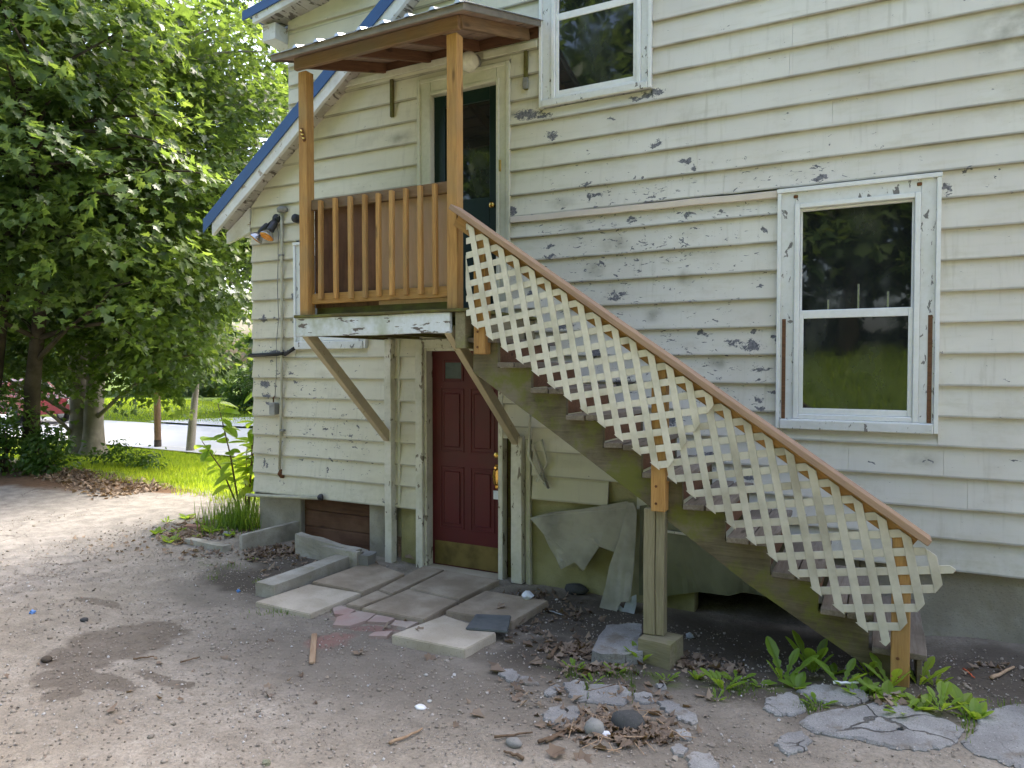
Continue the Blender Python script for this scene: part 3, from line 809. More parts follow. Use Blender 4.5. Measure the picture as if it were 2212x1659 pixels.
# ---- taller wing that rises behind the lower roof
YD = .5
dorm = pivot('rear_wing', house, (-5, YD, 5))
for k in range(10, 28):
    zb = ROWS[k] + .04; zt = zb + .207
    if zb > 6.05: break
    L = [(-6.02, -0.5)]
    for a, b in L:
        c = Vector(((a + b) / 2, YD, (zb + zt) / 2)); hx = (b - a) / 2
        h = .1035
        tp = min(h + .026, 6.06 - c.z)
        vs = [(-hx, -.040, -h), (-hx, -.010, -h + .02), (-hx, -.001, tp), (-hx, -.006, tp), (hx, -.040, -h), (hx, -.010, -h + .02), (hx, -.001, tp), (hx, -.006, tp)]
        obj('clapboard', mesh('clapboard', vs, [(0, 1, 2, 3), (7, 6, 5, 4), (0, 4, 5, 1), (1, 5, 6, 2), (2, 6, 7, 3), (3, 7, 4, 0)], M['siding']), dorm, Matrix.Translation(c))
box('wing_wall', (-6.01, YD + .002, 3.0), (-.5, YD + .15, 6.3), M['cream'], dorm)
box('wing_side_wall', (-6.0, YD + .16, 3.0), (-5.85, 4.5, 6.0), M['cream'], dorm)
beam('corner_board', (-6.03, YD + .03, 4.6), (-6.03, YD + .03, 5.95), .022, .09, M['cream'], dorm, up=(0, 1, 0))
SD = .16
def dz(x, o): return 5.937 + SD * (x + 6.433) + o
def dstrip(name, x0, x1, o0, o1, y0, y1, mat, par):
    return prism(name, [(x0, dz(x0, o0)), (x1, dz(x1, o0)), (x1, dz(x1, o1)), (x0, dz(x0, o1))], y0, y1, mat, par)
dstrip('wing_roof', -6.44, 0.5, -.03, 0, .19, 4.8, M['blue'], dorm)
dstrip('rake_metal', -6.44, 0.5, -.10, -.031, .19, .205, M['blue'], dorm)
dstrip('fascia', -6.30, .5, -.175, -.06, .21, .25, M['rakewhite'], dorm)
for i in range(14):
    xa = -6.26 + i * .14
    dstrip('soffit_board', xa, xa + .133, -.15 + random.uniform(-.008, .008), -.13, .252, .52, M['soffit'], dorm)
box('frieze_board', (-6.24, .30, 5.60), (-6.045, 4.4, 5.78), M['rakewhite'], dorm)

# ---- windows
def window(x0, x1, z0, z1, sx0, sx1, sz0, sz1, rail0, rail1, jch, sill_h, name='window', brown=False):
    """casing, outer channel, vinyl frame with two sashes and their panes"""
    bm = bmesh.new()
    frame_bm(bm, x0 + jch, x1 - jch, z0 + .01, z1 - jch, sx0 - .035, sx1 + .035, sz0 - .035, sz1 + .035, -.046, .05)
    cas = bm_obj(name, bm, M['casing'], house)
    for a, b in ((x0, x0 + jch), (x1 - jch, x1)):
        box('channel', (a, -.062, z0), (b, .03, z1 - jch - .001), M['white'], cas, .002)
    box('channel', (x0 - .004, -.066, z1 - jch), (x1 + .004, .03, z1 + .004), M['white'], cas, .002)
    bm = bmesh.new()
    frame_bm(bm, sx0 - .0345, sx1 + .0345, sz0 - .0345, sz1 + .0345, sx0 + .0, sx1 - .0, sz0, sz1, -.060, .06, .004)
    fr = bm_obj('vinyl_frame', bm, M['white'], cas)
    e = .030
    bm = bmesh.new()
    frame_bm(bm, sx0 + .001, sx1 - .001, rail0 + .004, sz1 - .001, sx0 + e * .5, sx1 - e * .5, rail1, sz1 - e * .6, -.020, .012, .003)
    bm_obj('upper_sash', bm, M['white'], cas)
    bm = bmesh.new()
    frame_bm(bm, sx0 + .001, sx1 - .001, sz0 + .001, rail1 - .003, sx0 + e, sx1 - e, sz0 + .045, rail0 - .012, -.043, -.021, .003)
    bm_obj('lower_sash', bm, M['white'], cas)
    box('pane', (sx0 + e * .4, .0, rail1 - .003), (sx1 - e * .4, .006, sz1 - .01), M['glass'], cas, 0)
    box('pane', (sx0 + e * .9, -.034, sz0 + .04), (sx1 - e * .9, -.028, rail0 - .008), M['glass'], cas, 0)
    box('sill', (x0 + jch + .002, -.075, z0 - .004), (x1 - jch - .002, -.045, z0 + sill_h), M['casing'], cas, .006)
    box('sash_lip', (sx0 - .045, -.072, sz0 - .052), (sx1 + .045, -.046, sz0 - .036), M['white'], cas, .004)
    if brown:
        for a in (x0 + jch + .012, x1 - jch - .04):
            box('bare_wood_strip', (a, -.050, z0 + .07), (a + .026, -.045, z0 + .80), M['darkwood'], cas, .001)
    return cas
w = window(-.688, .343, 1.489, 3.232, -.535, .190, 1.595, 3.085, 2.300, 2.350, .026, .065, brown=True)
for px, h in ((-.35, .07), (-.155, .17), (.03, .11)):      # window hardware seen through the upper pane
    box('sash_lock', (px, -.008, 2.353), (px + .012, -.0005, 2.353 + h), M['chrome'], w, .001)
for px in (-.58, .20):
    box('rusty_nail_head', (px, -.050, 3.162), (px + .03, -.045, 3.185), M['rust'], w, .004)
window(-2.623, -1.642, 4.150, 6.0, -2.475, -1.765, 4.225, 5.62, 4.865, 4.915, .026, .055)
window(-5.453, -4.507, 2.120, 3.223, -5.33, -4.63, 2.235, 3.10, 2.66, 2.70, .026, .07)

# ---- upper door
bm = bmesh.new()
frame_bm(bm, -3.885, -2.915, 2.33, 4.60, -3.745, -3.045, 2.30, 4.455, -.042, .05, .006)
frame_bm(bm, -3.890, -2.910, 2.33, 4.612, -3.855, -2.945, 2.30, 4.575, -.056, -.041, .004)
frame_bm(bm, -3.775, -3.015, 2.33, 4.485, -3.745, -3.045, 2.30, 4.455, -.054, -.0405, .004)
udoor = bm_obj('door', bm, M['cream'], house)
bm = bmesh.new()
frame_bm(bm, -3.744, -3.046, 2.37, 4.454, -3.63, -3.15, 3.47, 4.34, .02, .075, .004)
bm_box(bm, (-3.629, .04, 2.40), (-3.151, .07, 3.469), 0)
for z in (2.55, 2.78, 3.01, 3.24):
    bm_box(bm, (-3.60, .028, z), (-3.18, .041, z + .17), .006)
bm_obj('door_leaf', bm, M['greendoor'], udoor)
box('pane', (-3.635, .045, 3.465), (-3.145, .055, 4.345), M['glass'], udoor, 0)
bm = bmesh.new(); lathe_bm(bm, [(.012, 0), (.012, .03), (.028, .04), (.028, .06), (.012, .07)], Matrix.Translation((-3.10, .02, 3.38)) @ Matrix.Rotation(R(90), 4, 'X'))
bm_obj('door_knob', bm, M['brass'], udoor, smooth=True)
box('strike_plate', (-3.012, -.055, 3.66), (-2.998, -.040, 3.76), M['brass'], udoor, .001)

# ---- red ground floor door
bm = bmesh.new()
frame_bm(bm, -3.925, -2.985, -.02, 2.195, -3.845, -3.030, -.05, 2.11, -.046, .05, .005)
frame_bm(bm, -3.846, -3.029, -.02, 2.112, -3.822, -3.038, -.05, 2.085, -.010, .098, .004)
rdoor = bm_obj('door', bm, M['postcream'], house)
bm = bmesh.new()
bm_box(bm, (-3.835, .100, .035), (-3.005, .135, 2.10), .002)
dx = [-3.735, -3.47, -3.405, -3.14]
for a, b in ((dx[0], dx[1]), (dx[2], dx[3])):            # moulded raised panels
    for z0_, z1_ in ((1.13, 1.73), (.40, .99)):
        frame_bm(bm, a, b, z0_, z1_, a + .018, b - .018, z0_ + .018, z1_ - .018, .092, .1005, .003)
        bm_box(bm, (a + .045, .094, z0_ + .045), (b - .045, .1005, z1_ - .045), .008)
frame_bm(bm, -3.70, -3.475, 1.80, 2.0, -3.675, -3.50, 1.825, 1.975, .090, .1005, .004)
bm_obj('door_leaf', bm, M['reddoor'], rdoor)
box('pane', (-3.676, .0955, 1.824), (-3.499, .0995, 1.976), M['glassdim'], rdoor, 0)
box('kick_plate', (-3.80, .0955, .045), (-3.042, .0995, .268), M['kick'], rdoor, .001)
box('threshold', (-3.83, -.06, .0), (-3.04, .098, .034), M['slab'], rdoor, .004)
bm = bmesh.new()
lathe_bm(bm, [(.03, 0), (.032, .012), (.024, .018), (.01, .022)], Matrix.Translation((-3.118, .0995, 1.125)) @ Matrix.Rotation(R(90), 4, 'X'))
bm_obj('deadbolt', bm, M['brass'], rdoor, smooth=True)
bm = bmesh.new()
bm_box(bm, (-3.135, .092, .82), (-3.095, .0995, 1.04), .006)
tube_bm(bm, [(-3.115, .092, 1.0), (-3.115, .045, .99), (-3.115, .035, .93), (-3.115, .05, .87), (-3.115, .092, .85)], [.010, .012, .013, .011, .009])
lathe_bm(bm, [(.016, 0), (.02, .02), (.012, .035)], Matrix.Translation((-3.115, .092, 1.015)) @ Matrix.Rotation(R(90), 4, 'X'))
bm_obj('door_handle', bm, M['brass'], rdoor, smooth=False)
box('hanging_card', (-3.15, .086, .72), (-3.085, .0885, .80), M['paper'], rdoor, 0)

# brace posts against the wall, and a dark gap beside the red door
beam('wall_post', (-4.212, -.055, .03), (-4.212, -.055, 2.20), .082, .085, M['postcream'], house, up=(0, 1, 0), warp=.006)
beam('wall_post', (-2.820, -.055, .035), (-2.820, -.055, 1.33), .105, .085, M['postcream'], house, up=(0, 1, 0), warp=.006)
box('dark_recess', (-2.984, .06, 0), (-2.70, .10, 1.34), M['mossdark'], house, 0)
beam('wall_stud', (-2.735, -.018, .0), (-2.735, -.018, 1.30), .045, .05, M['cream'], house, up=(0, 1, 0), warp=.008)
beam('corner_strip', (-4.125, -.03, .58), (-4.125, -.03, 2.2), .03, .02, M['cream'], house, up=(0, 1, 0))
beam('trim_strip', (-2.905, -.040, 3.226), (-.692, -.040, 3.205), .022, .052, M['strip'], house, warp=.006)
# remains of old roof brackets on the wall beside the upper door
box('old_bracket', (-4.20, -.058, 4.325), (-4.165, -.030, 4.68), M['mossdark'], house, .003)
box('old_bracket', (-2.77, -.058, 4.33), (-2.735, -.030, 4.66), M['mossdark'], house, .003)
box('bracket_plate', (-2.775, -.066, 4.33), (-2.725, -.0585, 4.43), M['greybox'], house, .006)
beam('trim_board', (-4.75, -.052, 4.735), (-3.36, -.052, 4.735), .02, .06, M['cream'], house)
beam('trim_board', (-3.17, -.052, 4.70), (-2.64, -.052, 4.70), .02, .06, M['cream'], house)

# ---- things fixed to the wall
def floodlight():
    t = thing('floodlight', 'twin outdoor floodlight with amber lenses under the blue roof corner', 'floodlight', (-5.72, -.03, 3.50))
    bm = bmesh.new(); lathe_bm(bm, [(.05, 0), (.05, .02), (.035, .03)], Matrix.Translation((-5.70, -.035, 3.50)) @ Matrix.Rotation(R(90), 4, 'X'))
    bm_obj('base', bm, M['black'], t, smooth=True)
    for (sx, sy, sz), dd in (((-5.69, -.085, 3.44), (-.12, -.50, -.86)), ((-5.80, -.085, 3.42), (-.60, -.30, -.74))):
        p = Vector((sx, sy, sz)); d = Vector(dd).normalized()
        Mx = d.to_track_quat('Z', 'Y').to_matrix().to_4x4(); Mx.translation = p
        bm = bmesh.new(); lathe_bm(bm, [(.028, -.03), (.036, -.01), (.040, .085), (.036, .10)], Mx); tube_bm(bm, [(-5.70, -.055, 3.50), (sx, sy + .005, sz + .01), tuple(p + d * .02)], .014)
        hold = bm_obj('lamp_holder', bm, M['darkmetal'], t, smooth=True)
        bm = bmesh.new(); lathe_bm(bm, [(.036, .101), (.055, .13), (.076, .165), (.078, .172)], Mx)
        bm_obj('reflector', bm, M['chrome'], hold, smooth=True)
        bm = bmesh.new(); lathe_bm(bm, [(.075, .173), (.066, .181), (.035, .187)], Mx)
        bm_obj('lens', bm, M['amber'], hold, smooth=True)
floodlight()

def conduit():
    t = thing('conduit', 'pale vertical conduit pipe on the siding left of the balcony', 'conduit', (-5.62, -.03, .83))
    tube('pipe', [(-5.612, -.054, 3.56), (-5.62, -.056, 3.0), (-5.625, -.054, 2.3), (-5.64, -.056, 1.5), (-5.675, -.054, .84)], .0145, M['conduit'], t)
    bm = bmesh.new(); lathe_bm(bm, [(.02, -.03), (.055, -.025), (.06, .01), (.035, .035), (.01, .04)], Matrix.Translation((-5.605, -.05, 3.585)))
    bm_obj('weather_cap', bm, M['greybox'], t, smooth=True)
    tube('elbow', [(-5.675, -.034, .84), (-5.68, -.05, .79), (-5.67, -.03, .765), (-5.66, .0, .76)], [.016, .024, .024, .02], M['rust'], t)
    for z in (3.1, 2.05, 1.25): box('pipe_strap', (-5.655, -.073, z), (-5.60, -.035, z + .02), M['greybox'], t, .002)
conduit()

def wire():
    t = tag(tube('wire', [(-5.62, -.058, 3.55), (-5.66, -.058, 3.52), (-5.69, -.058, 3.45), (-5.66, -.058, 3.35), (-5.665, -.058, 3.1), (-5.68, -.058, 2.75), (-5.665, -.058, 2.45), (-5.70, -.058, 2.2), (-5.70, -.058, 1.9), (-5.73, -.058, 1.6)], .0045, M['greybox'], None, 6),
            'thin brown wire looping down beside the wall conduit', 'wire')
wire()
t = thing('junction_box', 'small grey metal switch box on the siding near the house corner', 'junction box', (-5.735, -.03, 1.48))
box('box', (-5.775, -.10, 1.425), (-5.695, -.03, 1.55), M['greybox'], t, .005)
tube('lever', [(-5.76, -.05, 1.555), (-5.755, -.055, 1.60), (-5.74, -.05, 1.62)], .008, M['rust'], t)
t = thing('pipe', 'broken black pipe across the siding below the balcony window', 'pipe', (-5.75, -.03, 2.07))
tube('long_piece', [(-6.10, -.06, 2.055), (-5.60, -.062, 2.072)], .021, M['black'], t)
tube('short_piece', [(-5.58, -.062, 2.06), (-5.44, -.062, 2.13)], .019, M['black'], t)
t = thing('pipe', 'cream horizontal pipe along the bottom edge of the siding', 'pipe', (-5.6, -.05, .57))
tube('tube', [(-6.15, -.07, .53), (-5.6, -.075, .558), (-5.11, -.075, .585)], .018, M['conduit'], t)
bm = stone_bm(.035, .03, .035); bm_obj('end_joint', bm, M['darkmetal'], t, Matrix.Translation((-5.09, -.07, .597)))
bm = bmesh.new(); lathe_bm(bm, [(.03, 0), (.045, .02), (.045, .07), (.036, .085)], Matrix.Translation((-5.395, -.018, 3.47)) @ Matrix.Rotation(R(90), 4, 'X'))
tag(bm_obj('security_camera', bm, M['black'], None, smooth=True), 'small round black fitting on the siding beside the balcony post', 'camera')
t = thing('porch_lamp', 'round frosted porch lamp on the wall above the upper door', 'wall lamp', (-3.28, -.03, 4.66))
bm = bmesh.new(); lathe_bm(bm, [(.075, 0), (.08, .02), (.055, .045)], Matrix.Translation((-3.28, -.02, 4.66)) @ Matrix.Rotation(R(90), 4, 'X'))
bm_obj('base', bm, M['greybox'], t, smooth=True)
bm = bmesh.new(); bmesh.ops.create_uvsphere(bm, u_segments=20, v_segments=12, radius=.088, matrix=Matrix.Translation((-3.28, -.115, 4.645)))
bm_obj('globe', bm, M['globe'], t, smooth=True)
# ------------------------------------------------------------------ covered balcony on knee braces
balc = thing('balcony', 'small orange cedar balcony with railing and tin roof over the red door', 'balcony', (-3.5, -.6, 2.3))
PX = (-4.265, -2.812)
for x, zb in zip(PX, (2.366, 2.366)):
    beam('post', (x, -1.105, zb), (x, -1.105, 4.372), .089, .089, M['orange'], balc, up=(0, 1, 0))
for i in range(8):                                           # deck boards run along the wall
    y1 = -1.215 + i * .152
    beam('deck_board', (-4.315 + random.uniform(-.01, .01), y1 + .07, 2.351), (-2.625 + random.uniform(-.012, .006), y1 + .07, 2.351), .144, .024, M['mossdark'], balc, warp=.004)
beam('front_beam', (-4.302, -1.182, 2.262), (-2.80, -1.182, 2.262), .038, .152, M['peelwhite'], balc, warp=.006)
beam('side_joist', (-2.715, -1.195, 2.205), (-2.715, -.002, 2.205), .085, .265, M['greenpost'], balc)
beam('side_joist', (-4.27, -1.155, 2.265), (-4.27, -.03, 2.265), .04, .14, M['mossdark'], balc)
for x in (-3.9, -3.5, -3.1):
    beam('floor_joist', (x, -1.155, 2.265), (x, -.03, 2.265), .04, .14, M['mossdark'], balc)
# knee braces from the wall posts up to the beam
beam('knee_brace', (-4.222, -.075, 1.25), (-4.222, -1.155, 2.215), .06, .09, M['braceA'], balc, up=(0, -1, -1))
beam('knee_brace', (-2.83, -.075, 1.29), (-2.83, -1.155, 2.215), .06, .09, M['braceA'], balc, up=(0, -1, -1))
# railing
beam('top_rail', (-4.219, -1.085, 3.277), (-2.858, -1.085, 3.277), .038, .086, M['orangegrey'], balc)
beam('bottom_rail', (-4.219, -1.085, 2.502), (-2.858, -1.085, 2.502), .038, .086, M['orange'], balc)
for i, px in enumerate([690, 722, 755, 786, 815, 844, 875, 906, 938]):
    p = W(px, 540, -1.14)
    zb = 2.485 + random.uniform(-.008, .008)
    beam('baluster', (p.x + random.uniform(-.004, .004), -1.1245, zb), (p.x + random.uniform(-.004, .004), -1.1245, 3.305 + random.uniform(-.012, .004)), .036, .036, M['orange'], balc, up=(0, 1, 0))
beam('infill_panel', (-3.885, -1.045, 2.43), (-3.885, -1.045, 3.275), .69, .012, M['brownply'], balc, up=(0, 1, 0), bevel=.001)
beam('infill_panel', (-3.205, -1.0535, 2.43), (-3.205, -1.0535, 3.262), .70, .014, M['tanply'], balc, up=(0, 1, 0), bevel=.001)
beam('toe_board', (-4.22, -1.035, 2.41), (-3.56, -1.035, 2.41), .02, .09, M['mossdark'], balc)
beam('toe_board', (-3.555, -1.048, 2.41), (-2.86, -1.048, 2.41), .02, .09, M['mossdark'], balc)
# little roof: beam, rafters, planks, tin
def zpl(y): return 4.487 + (y + 1.15) * .325
beam('roof_beam', (-4.305, -1.181, 4.418), (-2.725, -1.181, 4.418), .04, .096, M['orangegrey'], balc)
beam('ledger', (-4.26, -.022, 4.803), (-2.64, -.022, 4.803), .04, .094, M['darkwood'], balc)
for x in (-4.255, -3.74, -3.23):
    beam('rafter', (x, -1.158, zpl(-1.158) - .048), (x, -.045, zpl(-.045) - .048), .038, .09, M['darkwood'], balc)
beam('rafter', (-2.735, -1.158, zpl(-1.158) - .05), (-2.735, -.045, zpl(-.045) - .05), .04, .095, M['orangegrey'], balc)
for i in range(9):
    ya = -1.305 + i * .145; yb = ya + .138
    ym = (ya + yb) / 2
    beam('roof_plank', (-4.42, ym, zpl(ym) + .010), (-2.615, ym, zpl(ym) + .010), .139, .018, M['planks'], balc, up=(0, -.309, .951), warp=.003)
beam('eave_trim', (-4.435, -1.315, zpl(-1.315) + .012), (-2.60, -1.315, zpl(-1.315) + .012), .018, .05, M['flash'], balc)
beam('verge_trim', (-2.606, -1.305, zpl(-1.305) + .013), (-2.606, .0, zpl(0) + .013), .012, .05, M['flash'], balc)
beam('verge_trim', (-4.428, -1.305, zpl(-1.305) + .013), (-4.428, .0, zpl(0) + .013), .012, .05, M['flash'], balc)
prof = []
ribs = [W(px, py, -1.33).x for px, py in ((640, 103), (685, 92), (730, 78), (778, 65), (828, 51), (881, 36), (935, 21), (990, 4))]
xs = [-4.45]; hs = [0.0]
for r in ribs:
    xs += [r - .028, r - .012, r + .012, r + .028]; hs += [0, .024, .024, 0]
xs.append(-2.585); hs.append(0)
vs, fs = [], []
for y in (-1.345, 0.0):
    for x, h in zip(xs, hs): vs.append((x, y, zpl(y) + .040 + h))
    for x, h in zip(xs, hs): vs.append((x, y, zpl(y) + .0375 + h))
n = len(xs)
for i in range(n - 1):
    fs.append((i, i + 1, 2 * n + i + 1, 2 * n + i))
    fs.append((n + i, 3 * n + i, 3 * n + i + 1, n + i + 1))
    fs.append((i, n + i, n + i + 1, i + 1))
    fs.append((2 * n + i, 2 * n + i + 1, 3 * n + i + 1, 3 * n + i))
obj('tin_roof', mesh('tin_roof', vs, fs, M['steel']), balc)
for i, r in enumerate(ribs):                                  # open rib ends catch the light
    prism('rib_end', [(r - .027, zpl(-1.3455) + .0405), (r + .027, zpl(-1.3455) + .0405), (r + .012, zpl(-1.3455) + .063), (r - .012, zpl(-1.3455) + .063)], -1.3475, -1.3462, M['steel'], balc)
# rusty hook on the left post
t = thing('hook_bracket', 'small rusty chain bracket screwed to the left balcony post', 'bracket', (-4.31, -1.13, 3.9))
p0 = W(651, 278, -1.155); p1 = W(658, 305, -1.16)
beam('plate', (p0.x, -1.158, p0.z), (p1.x, -1.158, p1.z), .03, .012, M['rust'], t, up=(0, 1, 0))
for k in range(3):
    q = Vector((p0.x, -1.168, p0.z)).lerp(Vector((p1.x, -1.168, p1.z)), (k + .7) / 3.4)
    beam('link', q + Vector((-.012, 0, .006)), q + Vector((.014, 0, -.004)), .016, .012, M['brass'], t, up=(0, 1, 0))

# ------------------------------------------------------------------ staircase
st = thing('staircase', 'mossy outdoor wooden staircase with white lattice railing climbing to the balcony', 'stairs', (0, -1.1, .2))
TH = R(34.8); CT, STH = math.cos(TH), math.sin(TH)
def xz(s, t): return (s * CT + t * STH, -s * STH + t * CT)
def nose(k): return -2.165 + .2675 * k, 1.972 - .1785 * k
for yc in (-1.088, -.22):
    top = [(-2.66, 2.325), (-2.668, 2.11)]
    pts = [(-2.655, 2.32)]
    for k in range(-1, 10):
        xn, zn = nose(k)
        a = xn - .287 if k > -1 else -2.655
        pts += [(a, zn - .04), (xn - .02 if k < 9 else .10, zn - .04)]
    pts += [(.10, .17), (.06, .165), (-.70, .605), (-1.375, 1.065), (-2.02, 1.49), (-2.655, 1.90)]
    prism('stringer', pts, yc - .02, yc + .02, M['stringer'], st)
for k in range(-1, 10):
    xn, zn = nose(k)
    tilt = random.uniform(-.006, .006)
    for j, (xa, xb) in enumerate(((xn - .270, xn - .139), (xn - .131, xn))):
        xm = (xa + xb) / 2
        beam('tread', (xm, -1.145 + random.uniform(-.015, .01), zn - .019 + tilt * j), (xm + random.uniform(-.004, .004), -.12, zn - .019), .131, .036, M['tread'], st, warp=.006)
for k in range(-1, 9):
    xn, zn = nose(k)
    box('riser', (xn - .045, -1.066, zn - .0395 - .139), (xn - .024, -.242, zn - .0395), M['darkwood'], st)
box('bottom_riser', (.195, -1.10, .15), (.222, -.16, .325), M['tread'], st)
for name, xc, zb, zt in (('rail_post', -2.553, 2.03, 2.93), ('rail_post', -1.246, 1.022, 2.03), ('rail_post', .112, .18, 1.07)):
    beam(name, (xc, -1.155, zb), (xc, -1.155, zt - .03), .092, .089, M['orange'], st, up=(0, 1, 0))
    for zz in (.05, .16):
        bm = bmesh.new(); lathe_bm(bm, [(.009, 0), (.009, .003)], Matrix.Translation((xc - .012, -1.2, zb + zz)) @ Matrix.Rotation(R(90), 4, 'X'), 8)
        bm_obj('bolt_head', bm, M['rust'], st)
def srail(name, s0, s1, t, y, w, h, mat, warp=0.0):
    a, b = xz(s0, t), xz(s1, t)
    beam(name, (a[0], y, a[1]), (b[0], y, b[1]), w, h, mat, st, up=(STH, 0, CT), warp=warp)
srail('under_rail', -3.97, -.42, .898, -1.179, .038, .085, M['orange'])
srail('handrail', -4.03, -.375, .962, -1.195, .145, .038, M['rail'], .004)
# two sheets of lattice made of crossed strips, each strip cut where the sheet was cut
def clip(poly, a, b, c):
    """keep a*s + b*t + c >= 0"""
    out = []
    for i in range(len(poly)):
        p, q = poly[i], poly[(i + 1) % len(poly)]
        dp, dq = a * p[0] + b * p[1] + c, a * q[0] + b * q[1] + c
        if dp >= 0: out.append(p)
        if dp * dq < 0:
            u = dp / (dp - dq); out.append((p[0] + (q[0] - p[0]) * u, p[1] + (q[1] - p[1]) * u))
    return out
def lattice(s0, s1, t0, t1, y, mat, label, cut_x=None, s_off=0.0):
    par = pivot('lattice_panel', st, (xz((s0 + s1) / 2, (t0 + t1) / 2)[0], y, xz((s0 + s1) / 2, (t0 + t1) / 2)[1]))
    par['label'] = label
    hs, ht = .0728, .0707
    L = math.hypot(hs, ht); wd = .0222
    for fam in (1, -1):
        d = (hs / L, fam * ht / L); nn = (-d[1], d[0])
        for i in range(-60, 10):
            c0 = (s_off + i * 2 * hs, t0 + .008)            # a node of the lower edge
            k = c0[0]
            poly = []
            far = 1.2
            for u, v in ((-far, -wd), (far, -wd), (far, wd), (-far, wd)):
                poly.append((c0[0] + d[0] * u + nn[0] * v, c0[1] + d[1] * u + nn[1] * v))
            for a, b, c in ((0, 1, -t0), (0, -1, t1), (1, 0, -s0), (-1, 0, s1)):
                poly = clip(poly, a, b, c)
                if len(poly) < 3: break
            if len(poly) >= 3 and cut_x is not None:
                poly = clip(poly, CT, STH, -cut_x)
            if len(poly) < 3: continue
            P2 = [xz(*p) for p in poly]
            ar = abs(sum(P2[j][0] * P2[(j + 1) % len(P2)][1] - P2[(j + 1) % len(P2)][0] * P2[j][1] for j in range(len(P2)))) / 2
            if ar < .0006: continue
            ya = y if fam == -1 else y + .0058
            prism('slat', P2, ya, ya + .0055, mat, par, .0016)
lattice(-4.2, -1.712, .358, .928, -1.2270, M['lattice'], 'whiter upper lattice sheet', cut_x=-2.648, s_off=-1.785)
lattice(-1.735, -.195, .352, .922, -1.2140, M['lattice2'], 'yellowed lower lattice sheet', s_off=-.268 - .0728)
# support under the middle of the stringer
t = thing('support_post', 'green grey doubled timber post propping the middle of the staircase on a block', 'post', (-1.275, -1.13, .2))
beam('timber', (-1.312, -1.125, .213), (-1.316, -1.11, 1.025), .074, .08, M['greenpost'], t, up=(0, 1, 0), warp=.004)
beam('timber', (-1.243, -1.12, .213), (-1.245, -1.11, 1.03), .058, .075, M['greenpost'], t, up=(0, 1, 0), warp=.004)
bm = rough_bm((-.11, -.105, -.085), (.11, .105, .085), 3, .006, 5)
Mx = Matrix.Translation((-1.235, -1.16, .125)) @ Matrix.Rotation(R(-8), 4, 'Z')
tag(bm_obj('concrete_block', bm, M['greenpost'], None, Mx), 'square footing block under the doubled support post', 'block')

# torn sheeting on the foundation under the stairs
def cloth(name, pix, Y, mat, label, amp=.03, group=None, lean=0.0):
    pts = [W(x, y, Y) for x, y in pix]
    c = sum(pts, Vector()) / len(pts)
    bm = bmesh.new()
    vs = [bm.verts.new(p - c) for p in pts]
    f = bm.faces.new(vs)
    bmesh.ops.triangulate(bm, faces=[f])
    bmesh.ops.subdivide_edges(bm, edges=list(bm.edges), cuts=5, use_grid_fill=True)
    bmesh.ops.triangulate(bm, faces=list(bm.faces))
    zt = max(v.co.z for v in bm.verts)
    s = random.random() * 30
    for v in bm.verts:
        k = (zt - v.co.z)
        v.co.y += amp * min(1, .35 + k * 2) * (mnoise.noise(Vector((v.co.x * 4.5 + s, 0, v.co.z * 2.2))) + .4 * mnoise.noise(Vector((v.co.x * 18 + s, 4, v.co.z * 4)))) - lean * k
    ext = bmesh.ops.extrude_face_region(bm, geom=list(bm.faces))
    for v in ext['geom']:
        if isinstance(v, bmesh.types.BMVert): v.co.y += .003
    bmesh.ops.recalc_face_normals(bm, faces=bm.faces)
    o = bm_obj(name, bm, mat, None, Matrix.Translation(c))
    return tag(o, label, 'plastic sheet', group)
def r3(x, y): return (958.5 + x / 3.0, 1106 + y / 3.0)
cloth('torn_sheet', [r3(*q) for q in ((560, 38), (620, 55), (655, 140), (700, 235), (770, 365), (875, 312), (912, 376), (975, 270), (1050, 175), (1085, 215), (1110, 255), (1150, 130), (1195, -25), (1190, -70), (900, -20), (700, -2))], -.07, M['tarp'], 'grey torn sheet hanging from the foundation beside the red door', .022, None, .06)
cloth('torn_sheet', [r3(*q) for q in ((1190, -60), (1150, 160), (1100, 330), (1085, 450), (1060, 560), (1050, 600), (1090, 585), (1160, 620), (1190, 545), (1250, 540), (1258, 330), (1255, 0), (1230, -60))], -.12, M['tarp'], 'narrow torn sheet hanging down behind the support post', .018, None, .20)
cloth('torn_sheet', [r3(*q) for q in ((1055, 585), (1040, 630), (990, 620), (1000, 675), (1050, 740), (1120, 700), (1160, 712), (1230, 685), (1250, 600), (1248, 535), (1190, 560), (1165, 625), (1110, 580))], -.27, M['tarpblue'], 'pale blue grey crumpled plastic end lying on the dirt', .05)
cloth('torn_sheet', [r3(*q) for q in ((1270, -40), (1265, 540), (1450, 545), (1650, 520), (1850, 540), (1950, 515), (2080, 545), (2040, 440), (1900, 330), (1700, 150), (1500, -20), (1400, -60))], -.05, M['tarpgreen'], 'dark green sheeting over the foundation under the stairs', .025)
beam('batten', W(1440, 1148, -.075), W(1525, 1160, -.075), .012, .02, M['postcream'], None)
tag(D.objects['batten'], 'thin cream batten holding the dark sheeting under the stairs', 'batten')
tag(tube('hose', [W(1132, 845, -.12), W(1145, 900, -.10), W(1142, 985, -.08), W(1165, 1030, -.08), W(1185, 1055, -.07), W(1150, 960, -.07), W(1170, 950, -.07), W(1182, 1000, -.06), W(1160, 1040, -.06)], .012, M['cream']), 'grey hose hanging in a loop beside the right knee brace', 'hose')
